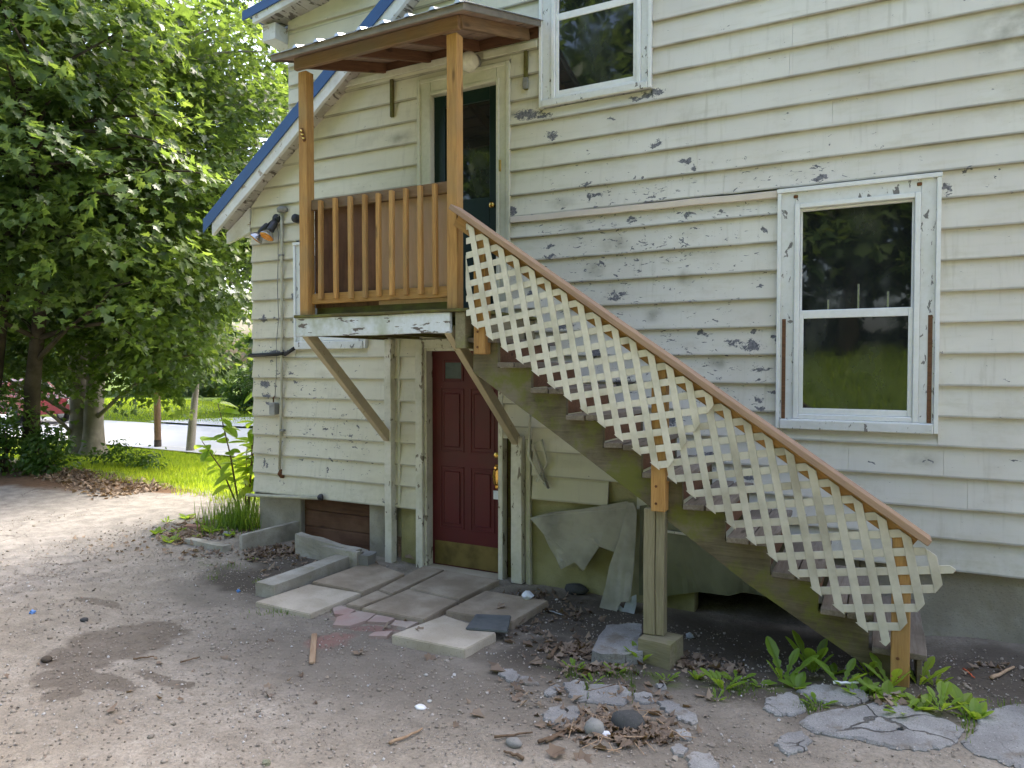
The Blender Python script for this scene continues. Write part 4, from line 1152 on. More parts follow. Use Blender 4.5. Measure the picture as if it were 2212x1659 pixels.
# ------------------------------------------------------------------ paving slabs and kerbs in front of the red door
def r2(x, y): return (516.1 + x / 3.0, 1105.9 + y / 3.0)
def poly_block(name, pix, thick, mat, label, cat, group=None, lift=0.0, jitter=.0, bevel=.006, parent=None, rough=0.0, sink=.03):
    pts = [Gp(x, y, thick + lift) for x, y in pix]
    # one plane through the corners
    zc = sum(p.z for p in pts) / len(pts)
    c = sum(pts, Vector()) / len(pts)
    if len(pts) >= 3:
        A = np.array([[p.x - c.x, p.y - c.y, 1] for p in pts]); sol = np.linalg.lstsq(A, np.array([p.z for p in pts]), rcond=None)[0]
        if jitter == 0: sol = [max(-.06, min(.06, sol[0])), max(-.06, min(.06, sol[1])), zc]
        tops = [Vector((p.x, p.y, zc + sol[0] * (p.x - c.x) + sol[1] * (p.y - c.y))) for p in pts]
    c.z = zc - thick / 2
    bm = bmesh.new()
    a = [bm.verts.new(p - c) for p in tops]
    b = [bm.verts.new(p - c - Vector((0, 0, thick + sink))) for p in tops]
    n = len(tops)
    bm.faces.new(a); bm.faces.new(b[::-1])
    for i in range(n): bm.faces.new((a[i], b[i], b[(i + 1) % n], a[(i + 1) % n]))
    bmesh.ops.recalc_face_normals(bm, faces=bm.faces)
    if rough:
        bmesh.ops.subdivide_edges(bm, edges=list(bm.edges), cuts=3)
        s = Vector((random.random() * 30, 5, random.random() * 30))
        for v in bm.verts: v.co += mnoise.noise_vector(v.co * 9 + s) * rough
    elif bevel: bmesh.ops.bevel(bm, geom=list(bm.edges), offset=bevel, segments=2, affect='EDGES')
    o = bm_obj(name, bm, mat, parent, Matrix.Translation(c))
    if label: tag(o, label, cat, group)
    return o
GS = 'concrete slabs laid in front of the red door'
poly_block('paving_slab', [r2(*q) for q in ((105, 582), (455, 466), (792, 526), (462, 662))], .04, M['slab'], 'pale square slab farthest left, in front of the long kerb stone', 'paving slab', GS)
poly_block('paving_slab', [r2(*q) for q in ((472, 452), (845, 318), (1075, 402), (803, 515))], .05, M['slabdark'], 'brown stained slab right behind the long kerb stone', 'paving slab', GS)
poly_block('paving_slab', [r2(*q) for q in ((692, 597), (897, 506), (985, 540), (788, 612))], .035, M['slabdark'], 'smallest narrow slab near the red stained stones', 'paving slab', GS)
poly_block('paving_slab', [r2(*q) for q in ((905, 500), (1195, 348), (1332, 374), (992, 530))], .035, M['slabdark'], 'long narrow slab running up to the red door', 'paving slab', GS)
poly_block('paving_slab', [r2(*q) for q in ((795, 622), (1098, 500), (1420, 574), (1200, 698))], .045, M['slabdark'], 'large square slab in the middle of the paving', 'paving slab', GS)
poly_block('paving_slab', [r2(*q) for q in ((1104, 492), (1340, 376), (1688, 440), (1428, 566))], .045, M['slabdark'], 'brown slab directly at the red door threshold', 'paving slab', GS)
poly_block('paving_slab', [r2(*q) for q in ((1337, 640), (1600, 508), (2008, 575), (1772, 712))], .06, M['slabdark'], 'tilted slab farthest right with crumpled paper on it', 'paving slab', GS)
poly_block('paving_slab', [r2(*q) for q in ((988, 795), (1332, 668), (1668, 782), (1463, 890))], .062, M['slab'], 'pale thick slab nearest the viewer with a slate tile on its corner', 'paving slab', GS)
o = poly_block('slate_tile', [r2(*q) for q in ((1468, 752), (1535, 657), (1765, 670), (1740, 770))], .018, M['tile'], 'blue grey square tile lying across two concrete slabs', 'tile', lift=.064, sink=.0)
GR = 'broken red stained flagstones'
for pix, lab in ((((605, 622), (660, 605), (755, 635), (700, 665), (620, 662)), 'red stained triangular flagstone piece nearest the paving slabs'),
                 (((610, 735), (640, 675), (770, 645), (885, 660), (830, 700), (720, 735)), 'largest red stained flagstone piece'),
                 (((830, 710), (890, 665), (1010, 688), (965, 715)), 'flat grey flagstone piece with a reddish edge'),
                 (((985, 735), (1010, 700), (1160, 712), (1090, 750)), 'pink flagstone piece beside the large middle slab'),
                 (((840, 800), (880, 775), (995, 770), (960, 806)), 'small brown flagstone piece left of the pale thick slab')):
    poly_block('flagstone_piece', [r2(*q) for q in pix], .022, M['redflag'], lab, 'flagstone', GR, rough=.004)

def kerb(name, pa, pb, width, h, mat, label, amp=.010, cat='kerb stone', hb=None, cuts=7):
    a, b = Vector(pa), Vector(pb); x = (b - a); L = x.length
    ang = math.atan2(x.y, x.x); c = (a + b) / 2
    bm = rough_bm((-L / 2, -width / 2, -.06), (L / 2, width / 2, h), cuts, amp, 6)
    if hb is not None:
        for v in bm.verts:
            if v.co.z > 0: v.co.z *= 1 + (hb / h - 1) * (v.co.x / L + .5)
    Mx = Matrix.Translation(c) @ Matrix.Rotation(ang, 4, 'Z')
    o = bm_obj(name, bm, mat, None, Mx)
    return tag(o, label, cat)
# long beam shaped stone beside the slabs: its ground line from front left to the back
poly_block('kerb_stone', [r2(*q) for q in ((105, 455), (230, 475), (840, 245), (750, 232))], .115, M['kerb'], 'long grey kerb stone lying along the left side of the slabs', 'kerb stone', rough=.012)
a, b = Gp(515, 1190), Gp(622, 1170)
kerb('kerb_stone', (a.x, a.y + .03, a.z), (b.x + .02, b.y + .28, b.z), .05, .155, M['kerb'], 'thin upright kerb slab running out from the wall, left of the leaf pit', .005, hb=.19)
a, b = Gp(632, 1192), Gp(818, 1222)
kerb('kerb_stone', (-5.15, -.33, .06), (-4.36, -.36, .04), .09, .225, M['kerb'], 'rough edged rock slab standing along the foundation behind the leaf pit', .016, hb=.16, cuts=9)
kerb('kerb_stone', (-4.72, -.43, .05), (-4.28, -.45, .05), .055, .17, M['kerb'], 'smooth block leaning on the rough rock slab by the left wall post', .003)
a, b = Gp(408, 1172), Gp(490, 1192)
kerb('kerb_stone', (a.x, a.y, a.z), (b.x, b.y, b.z), .09, .055, M['kerb'], 'low kerb stone among weeds, left of the upright kerb slab', .008)
kerb('rock', (-4.30, -.38, .05), (-4.20, -.36, .05), .14, .14, M['stone'], 'rough rock leaning at the foot of the left wall post', .02, 'rock', cuts=4)

def stone(name, px, py, rx, ry, rz, mat, label, cat='stone', rot=0.0, amp=.25, group=None):
    p = Gp(px, py)
    o = bm_obj(name, stone_bm(rx, ry, rz, 2, amp), mat, None, Matrix.Translation((p.x, p.y, p.z + rz * .55)) @ Matrix.Rotation(rot, 4, 'Z'), True)
    return tag(o, label, cat, group)
stone('stone', 1285, 1585, .055, .05, .05, M['stone'], 'pale rounded stone in the leaf pile, left of the dark stone', amp=.15)
stone('stone', 1355, 1572, .085, .075, .055, M['darkstone'], 'dark lumpy stone in the leaf pile', amp=.35)
stone('stone', 1110, 1610, .045, .035, .022, M['stone'], 'flat oval stone on the bare dirt left of the leaf pile')
stone('stone', 1245, 1280, .10, .08, .05, M['darkstone'], 'dark stone at the foundation behind the crumpled paper')
stone('stone', 490, 1158, .06, .03, .035, M['stone'], 'oval grey stone among weeds by the house corner')
stone('stone', 182, 1342, .035, .025, .018, M['darkstone'], 'black stone on the drive above the mud patch')
stone('stone', 908, 1530, .035, .028, .012, M['white_plastic'], 'flat white stone alone on the bare dirt', 'stone')
stone('stone', 100, 1428, .04, .03, .02, M['barkdark'], 'brown clod at the left edge of the mud patch', 'clod')
poly_block('rock_slab', [r3(*q) for q in ((960, 905), (1000, 800), (1060, 735), (1200, 722), (1285, 735), (1275, 800), (1290, 905), (1160, 925), (1015, 925))], .075, M['asphalt'], 'thick rough rock slab beside the footing block', 'rock', rough=.014)

# ---- broken asphalt at the right foreground
def r6(x, y): return (1069.1 + x * .23333, 1364 + y * .23333)
def r4(x, y): return (1474.7 + x / 3.0, 1106 + y / 3.0)
GA = 'broken asphalt pieces in the dirt'
AS = [([r4(*q) for q in ((755, 1345), (830, 1300), (960, 1275), (1090, 1265), (1210, 1230), (1400, 1225), (1560, 1290), (1700, 1330), (1825, 1385), (1790, 1470), (1690, 1520), (1530, 1530), (1380, 1520), (1150, 1465), (960, 1445), (820, 1410))], 'largest broken asphalt piece, cracked, by the dandelions'),
      ([r4(*q) for q in ((1800, 1480), (1900, 1400), (1920, 1300), (1990, 1255), (2240, 1230), (2500, 1300), (2500, 1700), (2260, 1680), (2050, 1600), (1880, 1550))], 'broken asphalt piece in the right corner of the yard'),
      ([r4(*q) for q in ((520, 1260), (545, 1205), (690, 1160), (740, 1190), (800, 1275), (720, 1305), (600, 1308))], 'grey asphalt piece left of the largest one, under dandelions'),
      ([r4(*q) for q in ((740, 1150), (840, 1110), (1010, 1130), (1180, 1150), (1200, 1215), (1060, 1245), (930, 1225), (830, 1200))], 'asphalt piece behind the largest one, below the white straw'),
      ([r4(*q) for q in ((600, 1500), (660, 1430), (770, 1415), (835, 1460), (800, 1530), (680, 1560))], 'pale sunken asphalt piece in front of the leaf pile'),
      ([r6(*q) for q in ((20, 385), (60, 345), (150, 340), (235, 400), (180, 468), (110, 440))], 'asphalt piece at the left end of the broken row'),
      ([r6(*q) for q in ((200, 460), (245, 405), (340, 420), (420, 480), (330, 490))], 'second asphalt piece from the left end of the broken row'),
      ([r6(*q) for q in ((440, 570), (510, 510), (580, 480), (615, 510), (560, 570), (490, 590))], 'small asphalt piece in the middle of the broken row'),
      ([r6(*q) for q in ((640, 470), (760, 440), (840, 465), (855, 630), (760, 640), (690, 600))], 'squarish asphalt piece left of the grass crack'),
      ([r6(*q) for q in ((860, 480), (1100, 480), (1240, 520), (1265, 620), (1180, 675), (1010, 655), (865, 640))], 'wide asphalt piece right of the grass crack'),
      ([r6(*q) for q in ((1280, 570), (1380, 550), (1450, 575), (1475, 640), (1400, 660), (1290, 630))], 'asphalt piece near the right end of the broken row'),
      ([r6(*q) for q in ((1500, 640), (1620, 630), (1750, 700), (1860, 760), (1880, 820), (1840, 845), (1700, 800), (1590, 740))], 'curved asphalt piece at the right end of the broken row'),
      ([r6(*q) for q in ((430, 770), (520, 690), (640, 675), (660, 760), (650, 850), (560, 855))], 'left half of the split asphalt piece before the leaf pile'),
      ([r6(*q) for q in ((666, 690), (740, 675), (780, 720), (770, 800), (700, 820), (664, 800))], 'right half of the split asphalt piece before the leaf pile'),
      ([r6(*q) for q in ((1630, 1070), (1700, 1025), (1780, 1080), (1750, 1140), (1660, 1130))], 'small asphalt piece right of the leaf pile'),
      ([r6(*q) for q in ((1770, 1150), (1850, 1100), (2000, 1130), (2080, 1210), (2060, 1290), (1900, 1290), (1800, 1250))], 'pale asphalt piece at the bottom edge near the leaf pile'),
      ([r6(*q) for q in ((1670, 910), (1740, 890), (1830, 950), (1800, 1000), (1700, 980))], 'sunken asphalt piece beyond the straws of the leaf pile'),
      ([r6(*q) for q in ((1480, 480), (1560, 465), (1590, 510), (1540, 530))], 'tiny asphalt piece behind the broken row')]
def asphalt(pix, lab):
    '''a broken flat piece that follows the ground, its rim sunk into the soil'''
    top = [Gp(x, y, .016) for x, y in pix]
    c = sum(top, Vector()) / len(top); c.z = g(c.x, c.y)
    bm = bmesh.new()
    inner = [bm.verts.new(Vector((p.x, p.y, p.z)).lerp(c + Vector((0, 0, .016)), .06) - c) for p in top]
    rim = [bm.verts.new(p - c - Vector((0, 0, .006 + random.uniform(0, .008)))) for p in top]
    low = [bm.verts.new(p - c - Vector((0, 0, .05))) for p in top]
    f = bm.faces.new(inner)
    n = len(top)
    for i in range(n):
        j = (i + 1) % n
        bm.faces.new((inner[i], rim[i], rim[j], inner[j])); bm.faces.new((rim[i], low[i], low[j], rim[j]))
    bmesh.ops.triangulate(bm, faces=[f])
    bmesh.ops.recalc_face_normals(bm, faces=bm.faces)
    tag(bm_obj('asphalt_piece', bm, M['asphalt'], None, Matrix.Translation(c)), lab, 'asphalt', GA)
for pix, lab in AS:
    # ragged outline: each edge broken into short steps
    n_ = len(pix); fine = []
    for i in range(n_):
        (xa, ya), (xb, yb) = pix[i], pix[(i + 1) % n_]
        L_ = math.hypot(xb - xa, (yb - ya) * 2.2); m_ = max(1, int(L_ / 9))
        for j in range(m_):
            t_ = j / m_; w_ = min(5.0, L_ * .10)
            fine.append((xa + (xb - xa) * t_ + random.uniform(-w_, w_), ya + (yb - ya) * t_ + random.uniform(-w_, w_) * .45))
    asphalt(fine, lab)

# ---- litter lying about
def litter_ball(name, px, py, r, mat, label, cat, dz=.0):
    p = Gp(px, py, dz)
    bm = bmesh.new(); bmesh.ops.create_icosphere(bm, subdivisions=2, radius=r)
    s = random.random() * 40
    for v in bm.verts:
        k = .55 + .9 * abs(mnoise.noise(v.co / r * 1.4 + Vector((s, 0, 0)))) + .35 * random.random()
        v.co *= k; v.co.z *= .75
    return tag(bm_obj(name, bm, mat, None, Matrix.Translation((p.x, p.y, p.z + r * .45))), label, cat)
litter_ball('crumpled_paper', 1139, 1292, .05, M['paper'], 'crumpled white paper on the right paving slab', 'paper', .06)
litter_ball('paper_scrap', 1305, 1590, .025, M['paper'], 'white crumpled scrap between the two stones of the leaf pile', 'paper')
litter_ball('paper_scrap', 1490, 1378, .03, M['tarpblue'], 'pale grey scrap right of the footing block', 'paper')
litter_ball('paper_scrap', 592, 1192, .02, M['paper'], 'white scrap in the leaf pit', 'paper')
litter_ball('plastic_scrap', 668, 1203, .018, M['blueplastic'], 'blue plastic scrap in the leaf pit', 'litter')
litter_ball('plastic_scrap', 515, 1279, .018, M['blueplastic'], 'blue plastic scrap left of the long kerb stone', 'litter')
litter_ball('plastic_scrap', 70, 1325, .022, M['blueplastic'], 'blue plastic scrap on the drive at far left', 'litter')
litter_ball('leaf_scrap', 575, 1652, .02, M['tarpgreen'], 'green scrap at the bottom edge of the yard', 'litter')
litter_ball('bottle_cap', 1945, 1582, .022, M['black'], 'bent black plastic piece on the largest asphalt slab', 'litter')
def stick(name, pa, pb, r, mat, label, cat='stick', lift=.012, bend=.0, flat=False):
    a = Gp(*pa) + Vector((0, 0, lift)); b = Gp(*pb) + Vector((0, 0, lift))
    if flat: o = beam(name, a, b, r * 2.2, r, mat, None)
    else:
        n = 7; pts = []
        side = (b - a).cross(Vector((0, 0, 1))).normalized()
        for i in range(n):
            t_ = i / (n - 1); q = a.lerp(b, t_) + side * (bend * math.sin(t_ * math.pi) + random.uniform(-.006, .006)); q.z = g(q.x, q.y) + lift + random.uniform(0, .006)
            pts.append(q)
        o = tube(name, pts, [r * (1 - .5 * i / n) for i in range(n)], mat, None, 6)
    return tag(o, label, cat)
stick('lath', (679, 1374), (674, 1436), .018, M['stick'], 'short pale wooden lath on the dirt in front of the slabs', 'stick', .012, flat=True)
stick('twig', (842, 1612), (912, 1579), .009, M['stick'], 'bare twig lying on the dirt at the bottom middle', 'twig')
stick('twig', (288, 1428), (333, 1422), .007, M['needle'], 'dark twig lying across the mud patch', 'twig')
stick('twig', (1165, 1610), (1275, 1535), .010, M['needle'], 'long dark twig left of the leaf pile', 'twig', bend=.03)
stick('twig', (1180, 1608), (1255, 1580), .009, M['needle'], 'shorter dark twig below the long one by the leaf pile', 'twig', bend=-.02)
stick('twig', (1068, 1600), (1150, 1588), .007, M['needle'], 'thin twig reaching out from the leaf pile to the left', 'twig')
stick('twig', (1420, 1560), (1480, 1605), .005, M['stick'], 'pale straw at the right side of the leaf pile', 'twig')
stick('twig', (1270, 1498), (1330, 1485), .004, M['needle'], 'thin red twig on the wide asphalt piece', 'twig')
stick('twig', (1130, 1645), (1090, 1628), .009, M['needle'], 'short twig at the bottom edge left of the leaf pile', 'twig')
stick('twig', (2140, 1470), (2190, 1445), .012, M['stick'], 'pale wood splinter on the dirt at the right edge', 'twig')
stick('twig', (390, 1436), (432, 1424), .006, M['needle'], 'thin twig right of the mud patch', 'twig')
stick('straw', (1172, 1318), (1218, 1333), .006, M['tarpblue'], 'white plastic straw beside the right paving slab', 'straw')
stick('straw', (1800, 1488), (1855, 1489), .010, M['white_plastic'], 'white plastic tube lying among the dandelions', 'straw', .03)
stick('pen', (2083, 1450), (2106, 1469), .006, M['redplastic'], 'small orange red stick on the dirt at the right', 'pen')
stick('stick', (1185, 1425), (1212, 1392), .016, M['needle'], 'short thick stick beside the rough rock slab', 'stick')
b_ = Gp(558, 1137)
for px, py, lab in ((560, 1136, 'old brick among the weeds nearest the house corner'), (418, 1142, 'old brick half buried in the weedy leaf litter')):
    p = Gp(px, py); tag(bm_obj('brick', rough_bm((-.09, -.045, -.03), (.09, .045, .04), 2, .006), M['brick'], None, Matrix.Translation(p) @ Matrix.Rotation(R(20), 4, 'Z')), lab, 'brick')
# ------------------------------------------------------------------ leaf shapes
def half_leaf(pts, fold=.12, droop=.18):
    """outline of the right half -> two folded ngons, midrib along +Y"""
    vs = [(0, 0, 0), (0, 1, -droop)]
    r = []; l = []
    for x, y in pts:
        z = fold * abs(x) - droop * y * y
        r.append(len(vs)); vs.append((x, y, z))
    for x, y in pts:
        z = fold * abs(x) - droop * y * y
        l.append(len(vs)); vs.append((-x, y, z))
    return vs, [[0] + r + [1], [1] + l[::-1] + [0]]
MAPLE = half_leaf([(.40, -.08), (.30, .16), (.62, .38), (.27, .44), (.22, .66)])
MAPLE_HI = half_leaf([(.17, -.04), (.36, -.13), (.42, .02), (.28, .13), (.50, .20), (.66, .42), (.45, .42), (.27, .42), (.33, .62), (.17, .66), (.12, .82)])
OVAL = half_leaf([(.18, .12), (.27, .38), (.25, .62), (.13, .86)], .25, .22)
DANDE = half_leaf([(.03, .12), (.085, .22), (.035, .28), (.11, .42), (.055, .48), (.14, .64), (.125, .84), (.06, .96)], .2, .16)

def unit(n): 
    v = rng.normal(size=(n, 3)); return v / np.linalg.norm(v, axis=1, keepdims=True)

def crown_leaves(name, blobs_, nspray, per, size, mat, parent, base=MAPLE, zmin=1.0, spray_r=.5, keep=None, up=.75):
    """leafy sprays spread through several ellipsoids, denser towards the outside; each spray is a flat drooping fan"""
    vol = np.array([b[3] * b[4] * b[5] for b in blobs_]) ** .7
    pick = rng.choice(len(blobs_), nspray, p=vol / vol.sum())
    C = np.array([b[:3] for b in blobs_])[pick]; RR = np.array([b[3:6] for b in blobs_])[pick]
    d = unit(nspray)
    rad = 1 - np.abs(rng.normal(0, .26, nspray)); rad = np.clip(rad, .1, 1.05)
    lump = np.array([.82 + .36 * mnoise.noise(Vector(v) * 2.6 + Vector((p * 7, 0, 0))) for v, p in zip(d, pick)])
    S = C + d * RR * (rad * lump)[:, None]
    ok = S[:, 2] > zmin
    if keep is not None: ok &= keep(S)
    S = S[ok]; d = d[ok]
    n = len(S)
    out = d * np.array([1, 1, .35]); out /= np.linalg.norm(out, axis=1, keepdims=True)
    nr = np.array([0, 0, 1.0]) * up + out * (1 - up) * 1.3 + rng.normal(0, .22, (n, 3)); nr /= np.linalg.norm(nr, axis=1, keepdims=True)
    # leaves of each spray
    k = rng.integers(int(per * .6), int(per * 1.4) + 1, n)
    ii = np.repeat(np.arange(n), k); m = len(ii)
    sr = spray_r * rng.uniform(.6, 1.4, n)[ii]
    u = np.cross(nr, out); u /= np.maximum(np.linalg.norm(u, axis=1, keepdims=True), 1e-5); v = np.cross(u, nr)
    a = rng.uniform(0, 2 * np.pi, m); q = np.sqrt(rng.uniform(0, 1, m)) * sr
    off = u[ii] * (np.cos(a) * q * .75)[:, None] + v[ii] * (np.sin(a) * q)[:, None]
    pos = S[ii] + off + nr[ii] * rng.normal(0, .05, m)[:, None]
    pos[:, 2] -= .30 * (q ** 2) / np.maximum(sr, .1)
    nrm = nr[ii] + rng.normal(0, .42, (m, 3))
    dr = out[ii] * .6 + off / np.maximum(sr, .1)[:, None] * .9 + np.array([0, 0, -.45]) + rng.normal(0, .35, (m, 3))
    sz = size * rng.uniform(.6, 1.25, m)
    me = scatter(name, *base, frames(nrm, dr, sz, pos), mat)
    o = obj(name, me, parent)
    return o, S, out

def limbs(parent, trunks, targets, mat, rtip=.008, r0=.05, name='trunk', sag=.25):
    bm = bmesh.new()
    pts = []
    for tr in trunks:
        P3 = [Vector(p[:3]) for p in tr]; rr = [p[3] for p in tr]
        tube_bm(bm, P3, rr, 12)
        for i in range(len(tr) - 1):
            for j in range(4): pts.append((P3[i].lerp(P3[i + 1], j / 4), rr[i]))
    src = np.array([list(p) for p, r in pts])
    for t in targets:
        T = Vector(t)
        dd = np.linalg.norm(src - np.array(t), axis=1) + .9 * np.maximum(0, src[:, 2] - t[2] + .3) + rng.uniform(0, .8, len(src))
        b = pts[int(np.argmin(dd))]
        A = b[0]; L = (T - A).length
        mid = A.lerp(T, .5) + Vector((random.uniform(-.12, .12) * L, random.uniform(-.12, .12) * L, .10 * L - sag * .1))
        q1 = A.lerp(mid, .5) + Vector((0, 0, .02 * L)); q2 = mid.lerp(T, .5) + Vector((random.uniform(-.05, .05) * L, random.uniform(-.05, .05) * L, .02 * L))
        rs = min(b[1] * .5, r0)
        tube_bm(bm, [A, q1, mid, q2, T], [rs, rs * .75, rs * .55, rs * .38, rtip], 6, False)
    return bm_obj(name, bm, mat, parent, None, True)

def tree(label, base, trunks, blobs_, nspray, per, size, mat, bark, nl, group='maple trees left of the house', cat='tree', zmin=1.0, keep=None, leaf=MAPLE, spray_r=.5, name='maple_tree', r0=.05):
    t = thing(name, label, cat, base, group)
    o, S, out = crown_leaves('crown', blobs_, nspray, per, size, mat, t, leaf, zmin, spray_r, keep)
    sel = rng.choice(len(S), min(nl, len(S)), replace=False)
    limbs(t, trunks, S[sel], bark, r0=r0)
    return t

def free_of_house(S):
    """nothing grows through the house, and the view along the drive stays open"""
    inside = (S[:, 0] > -6.9) & (S[:, 1] > -.9)
    low = (S[:, 2] < 1.15 + .2 * (S[:, 0] + 10.5)) & (S[:, 0] > -12.5)
    return ~(inside | low)

# near maple with leaning stems
gA = g(-13.6, 1.2)
tree('near maple with leaning dark stems whose branches droop over the drive', (-13.6, 1.2, gA),
     [[(-13.9, 1.1, gA - .1, .22), (-13.6, 1.05, 1.2, .17), (-13.0, .95, 2.9, .14), (-12.3, .8, 4.6, .10), (-11.6, .6, 6.6, .06), (-11.2, .5, 8.2, .03)],
      [(-13.2, 1.5, gA - .1, .16), (-12.9, 1.4, 1.6, .12), (-12.2, 1.2, 3.2, .10), (-11.4, .6, 4.4, .07), (-10.4, .1, 5.4, .04)]],
     [(-11.8, .4, 5.6, 3.0, 2.9, 3.6), (-12.9, -.9, 4.3, 3.0, 2.2, 2.6), (-10.2, .9, 4.3, 2.1, 2.1, 2.2), (-10.6, .6, 6.9, 2.4, 2.4, 2.3), (-13.4, .6, 7.8, 2.8, 2.8, 2.4)],
     1000, 34, .122, M['leafA'], M['barkdark'], 110, zmin=1.45, keep=free_of_house, leaf=MAPLE_HI, spray_r=.46)
# big double trunked maple on the lawn
bx, by = -14.55, 3.35; gB = g(bx, by)
tree('large maple with a flared double trunk standing on the lawn', (bx, by, gB),
     [[(bx - .16, by, gB - .15, .42), (bx - .15, by, gB + .22, .27), (bx - .16, by, gB + .9, .23), (bx - .4, by + .1, 3.6, .20), (bx - .9, by + .3, 6.2, .13), (bx - 1.0, by + .4, 9, .06)],
      [(bx + .20, by, gB - .15, .38), (bx + .20, by, gB + .22, .22), (bx + .22, by, gB + .9, .18), (bx + .7, by - .1, 3.4, .15), (bx + 1.6, by - .2, 5.6, .10), (bx + 2.4, by - .2, 8.0, .05)]],
     [(-13.0, 3.3, 6.0, 3.6, 3.0, 3.8), (-11.4, 3.0, 4.2, 2.6, 2.2, 2.3), (-14.5, 2.4, 4.0, 3.0, 2.2, 2.4), (-10.4, 3.6, 5.6, 2.2, 2.2, 2.4), (-12.0, 3.8, 8.6, 3.4, 3.0, 2.6), (-12.4, 2.9, 2.9, 2.4, 1.5, 1.35), (-13.6, 2.2, 2.3, 1.8, 1.0, 1.2), (-10.9, 2.6, 2.7, 1.7, 1.2, 1.0), (-14.8, 1.6, 2.6, 1.6, 1.2, 1.4), (-12.2, 3.2, 2.2, 1.5, 1.0, 1.1)],
     1650, 36, .112, M['leafA'], M['barkpale'], 120, zmin=.85, keep=free_of_house, spray_r=.52)
# sunlit maple farther back, towards the house
cx_, cy_ = -15.2, 8.6
tree('sunlit yellow green maple showing between the house roof and the nearer maples', (-13.6, 11.8, 0),
     [[(-13.6, 11.8, -.2, .28), (-13.5, 11.7, 2.5, .22), (-13.3, 11.4, 5.5, .16), (-13.0, 11.0, 9, .08)]],
     [(-12.6, 10.9, 8.4, 4.0, 3.4, 4.0), (-10.6, 10.5, 6.6, 2.9, 2.6, 3.0), (-14.6, 10.8, 5.2, 3.2, 2.6, 2.4), (-12.0, 10.6, 12.0, 3.4, 3.0, 2.6)],
     900, 36, .13, M['leafC'], M['bark'], 70, zmin=2.6, keep=lambda S: ~((S[:, 0] > -7.8) & (S[:, 2] < 14)), spray_r=.6)
tree('dense green maple across the road behind the other trees', (-20, 15, 0),
     [[(-20, 15, -.2, .3), (-20, 15, 4, .2), (-20, 15, 8, .1)]],
     [(-20, 15, 8, 6.5, 5, 5.5), (-26, 13, 7, 6, 5, 5), (-15.5, 17.5, 8, 5, 4, 5.5)], 620, 30, .22, M['leafA'], M['bark'], 40, zmin=2.4, spray_r=.85)
# ---- thicket at the left edge of the drive
for i, (x, y, h, w_, lab) in enumerate(((-13.3, .45, 1.6, .75, 'leafy shrub of the thicket at the far left edge'), (-12.65, .8, 1.35, .6, 'middle shrub of the thicket with thin leaning stems'), (-12.05, 1.15, .7, .5, 'low shrub of the thicket beside the flared maple trunk'), (-15.2, 1.3, 1.9, .8, 'tall shrub of the thicket in front of the road'))):
    z = g(x, y); t = thing('shrub', lab, 'shrub', (x, y, z), 'thicket of shrubs left of the lawn')
    o, S, out = crown_leaves('crown', [(x, y, z + h * .62, w_, w_ * .7, h * .5), (x + .3, y - .1, z + h * .3, w_ * .7, w_ * .6, h * .3)], 62, 20, .085, M['leafshrub'], t, OVAL, z + .12, .26)
    bm = bmesh.new()
    for k in range(9):
        a = random.uniform(0, 6.28); rr = random.uniform(.02, .2)
        b0 = Vector((x + rr * math.cos(a), y + rr * math.sin(a) * .6, z - .05)); tip = Vector(S[random.randrange(len(S))])
        tube_bm(bm, [b0, b0.lerp(tip, .45) + Vector((random.uniform(-.1, .1), random.uniform(-.1, .1), .1)), tip], [.026, .016, .006], 6)
    bm_obj('stem', bm, M['barkdark'], t, None, True)
# weedy bramble in front of the thicket
x, y = Gp(280, 1010).x, Gp(280, 1010).y; z = g(x, y)
t = thing('shrub', 'low trailing bramble at the edge of the lawn', 'shrub', (x, y, z))
crown_leaves('crown', [(x - .4, y, z + .22, .8, .35, .25), (x + .5, y, z + .15, .6, .25, .16)], 60, 14, .07, M['leafshrub'], t, OVAL, z + .02, .2)

# ---- sapling by the house corner: large bright leaves, each its own part
sx, sy = -6.72, .42; sz = g(sx, sy)
sap = thing('sapling', 'young sapling with large bright green leaves at the house corner', 'sapling', (sx, sy, sz))
bm = bmesh.new()
nodes = []
for k in range(7):
    a = random.uniform(0, 6.28); lean = random.uniform(.2, .75); H = random.uniform(.8, 1.72)
    tip = Vector((sx + lean * math.cos(a) * .75 - .10, sy + lean * math.sin(a) * .5, sz + H)); b0 = Vector((sx + random.uniform(-.06, .06), sy + random.uniform(-.06, .06), sz - .03))
    mid = b0.lerp(tip, .5) + Vector((0, 0, .12))
    tube_bm(bm, [b0, mid, tip], [.013, .009, .004], 6)
    for j in range(9):
        t_ = .35 + .65 * j / 8
        q = b0.lerp(mid, t_ * 2) if t_ < .5 else mid.lerp(tip, t_ * 2 - 1)
        nodes.append((q, tip - b0))
bm_obj('stem', bm, M['needle'], sap, None, True)
lm = mesh('leaf', *OVAL, M['leafsap'])
for i, (q, dv) in enumerate(nodes):
    for s_ in (0, 1):
        a = random.uniform(0, 6.28)
        dr = np.array([[math.cos(a), math.sin(a) * .9, random.uniform(-.5, .15)]]); nn = np.array([[random.uniform(-.4, .4), random.uniform(-.6, .2), 1.0]])
        if q.x + dr[0][0] * .2 > -6.13 and q.y + dr[0][1] * .2 > -.03: dr[0][0] = -abs(dr[0][0]) - .3
        Mf = frames(nn, dr, np.array([random.uniform(.15, .26)]), np.array([list(q)]))[0]
        obj('leaf', lm, sap, Matrix(Mf.tolist()))

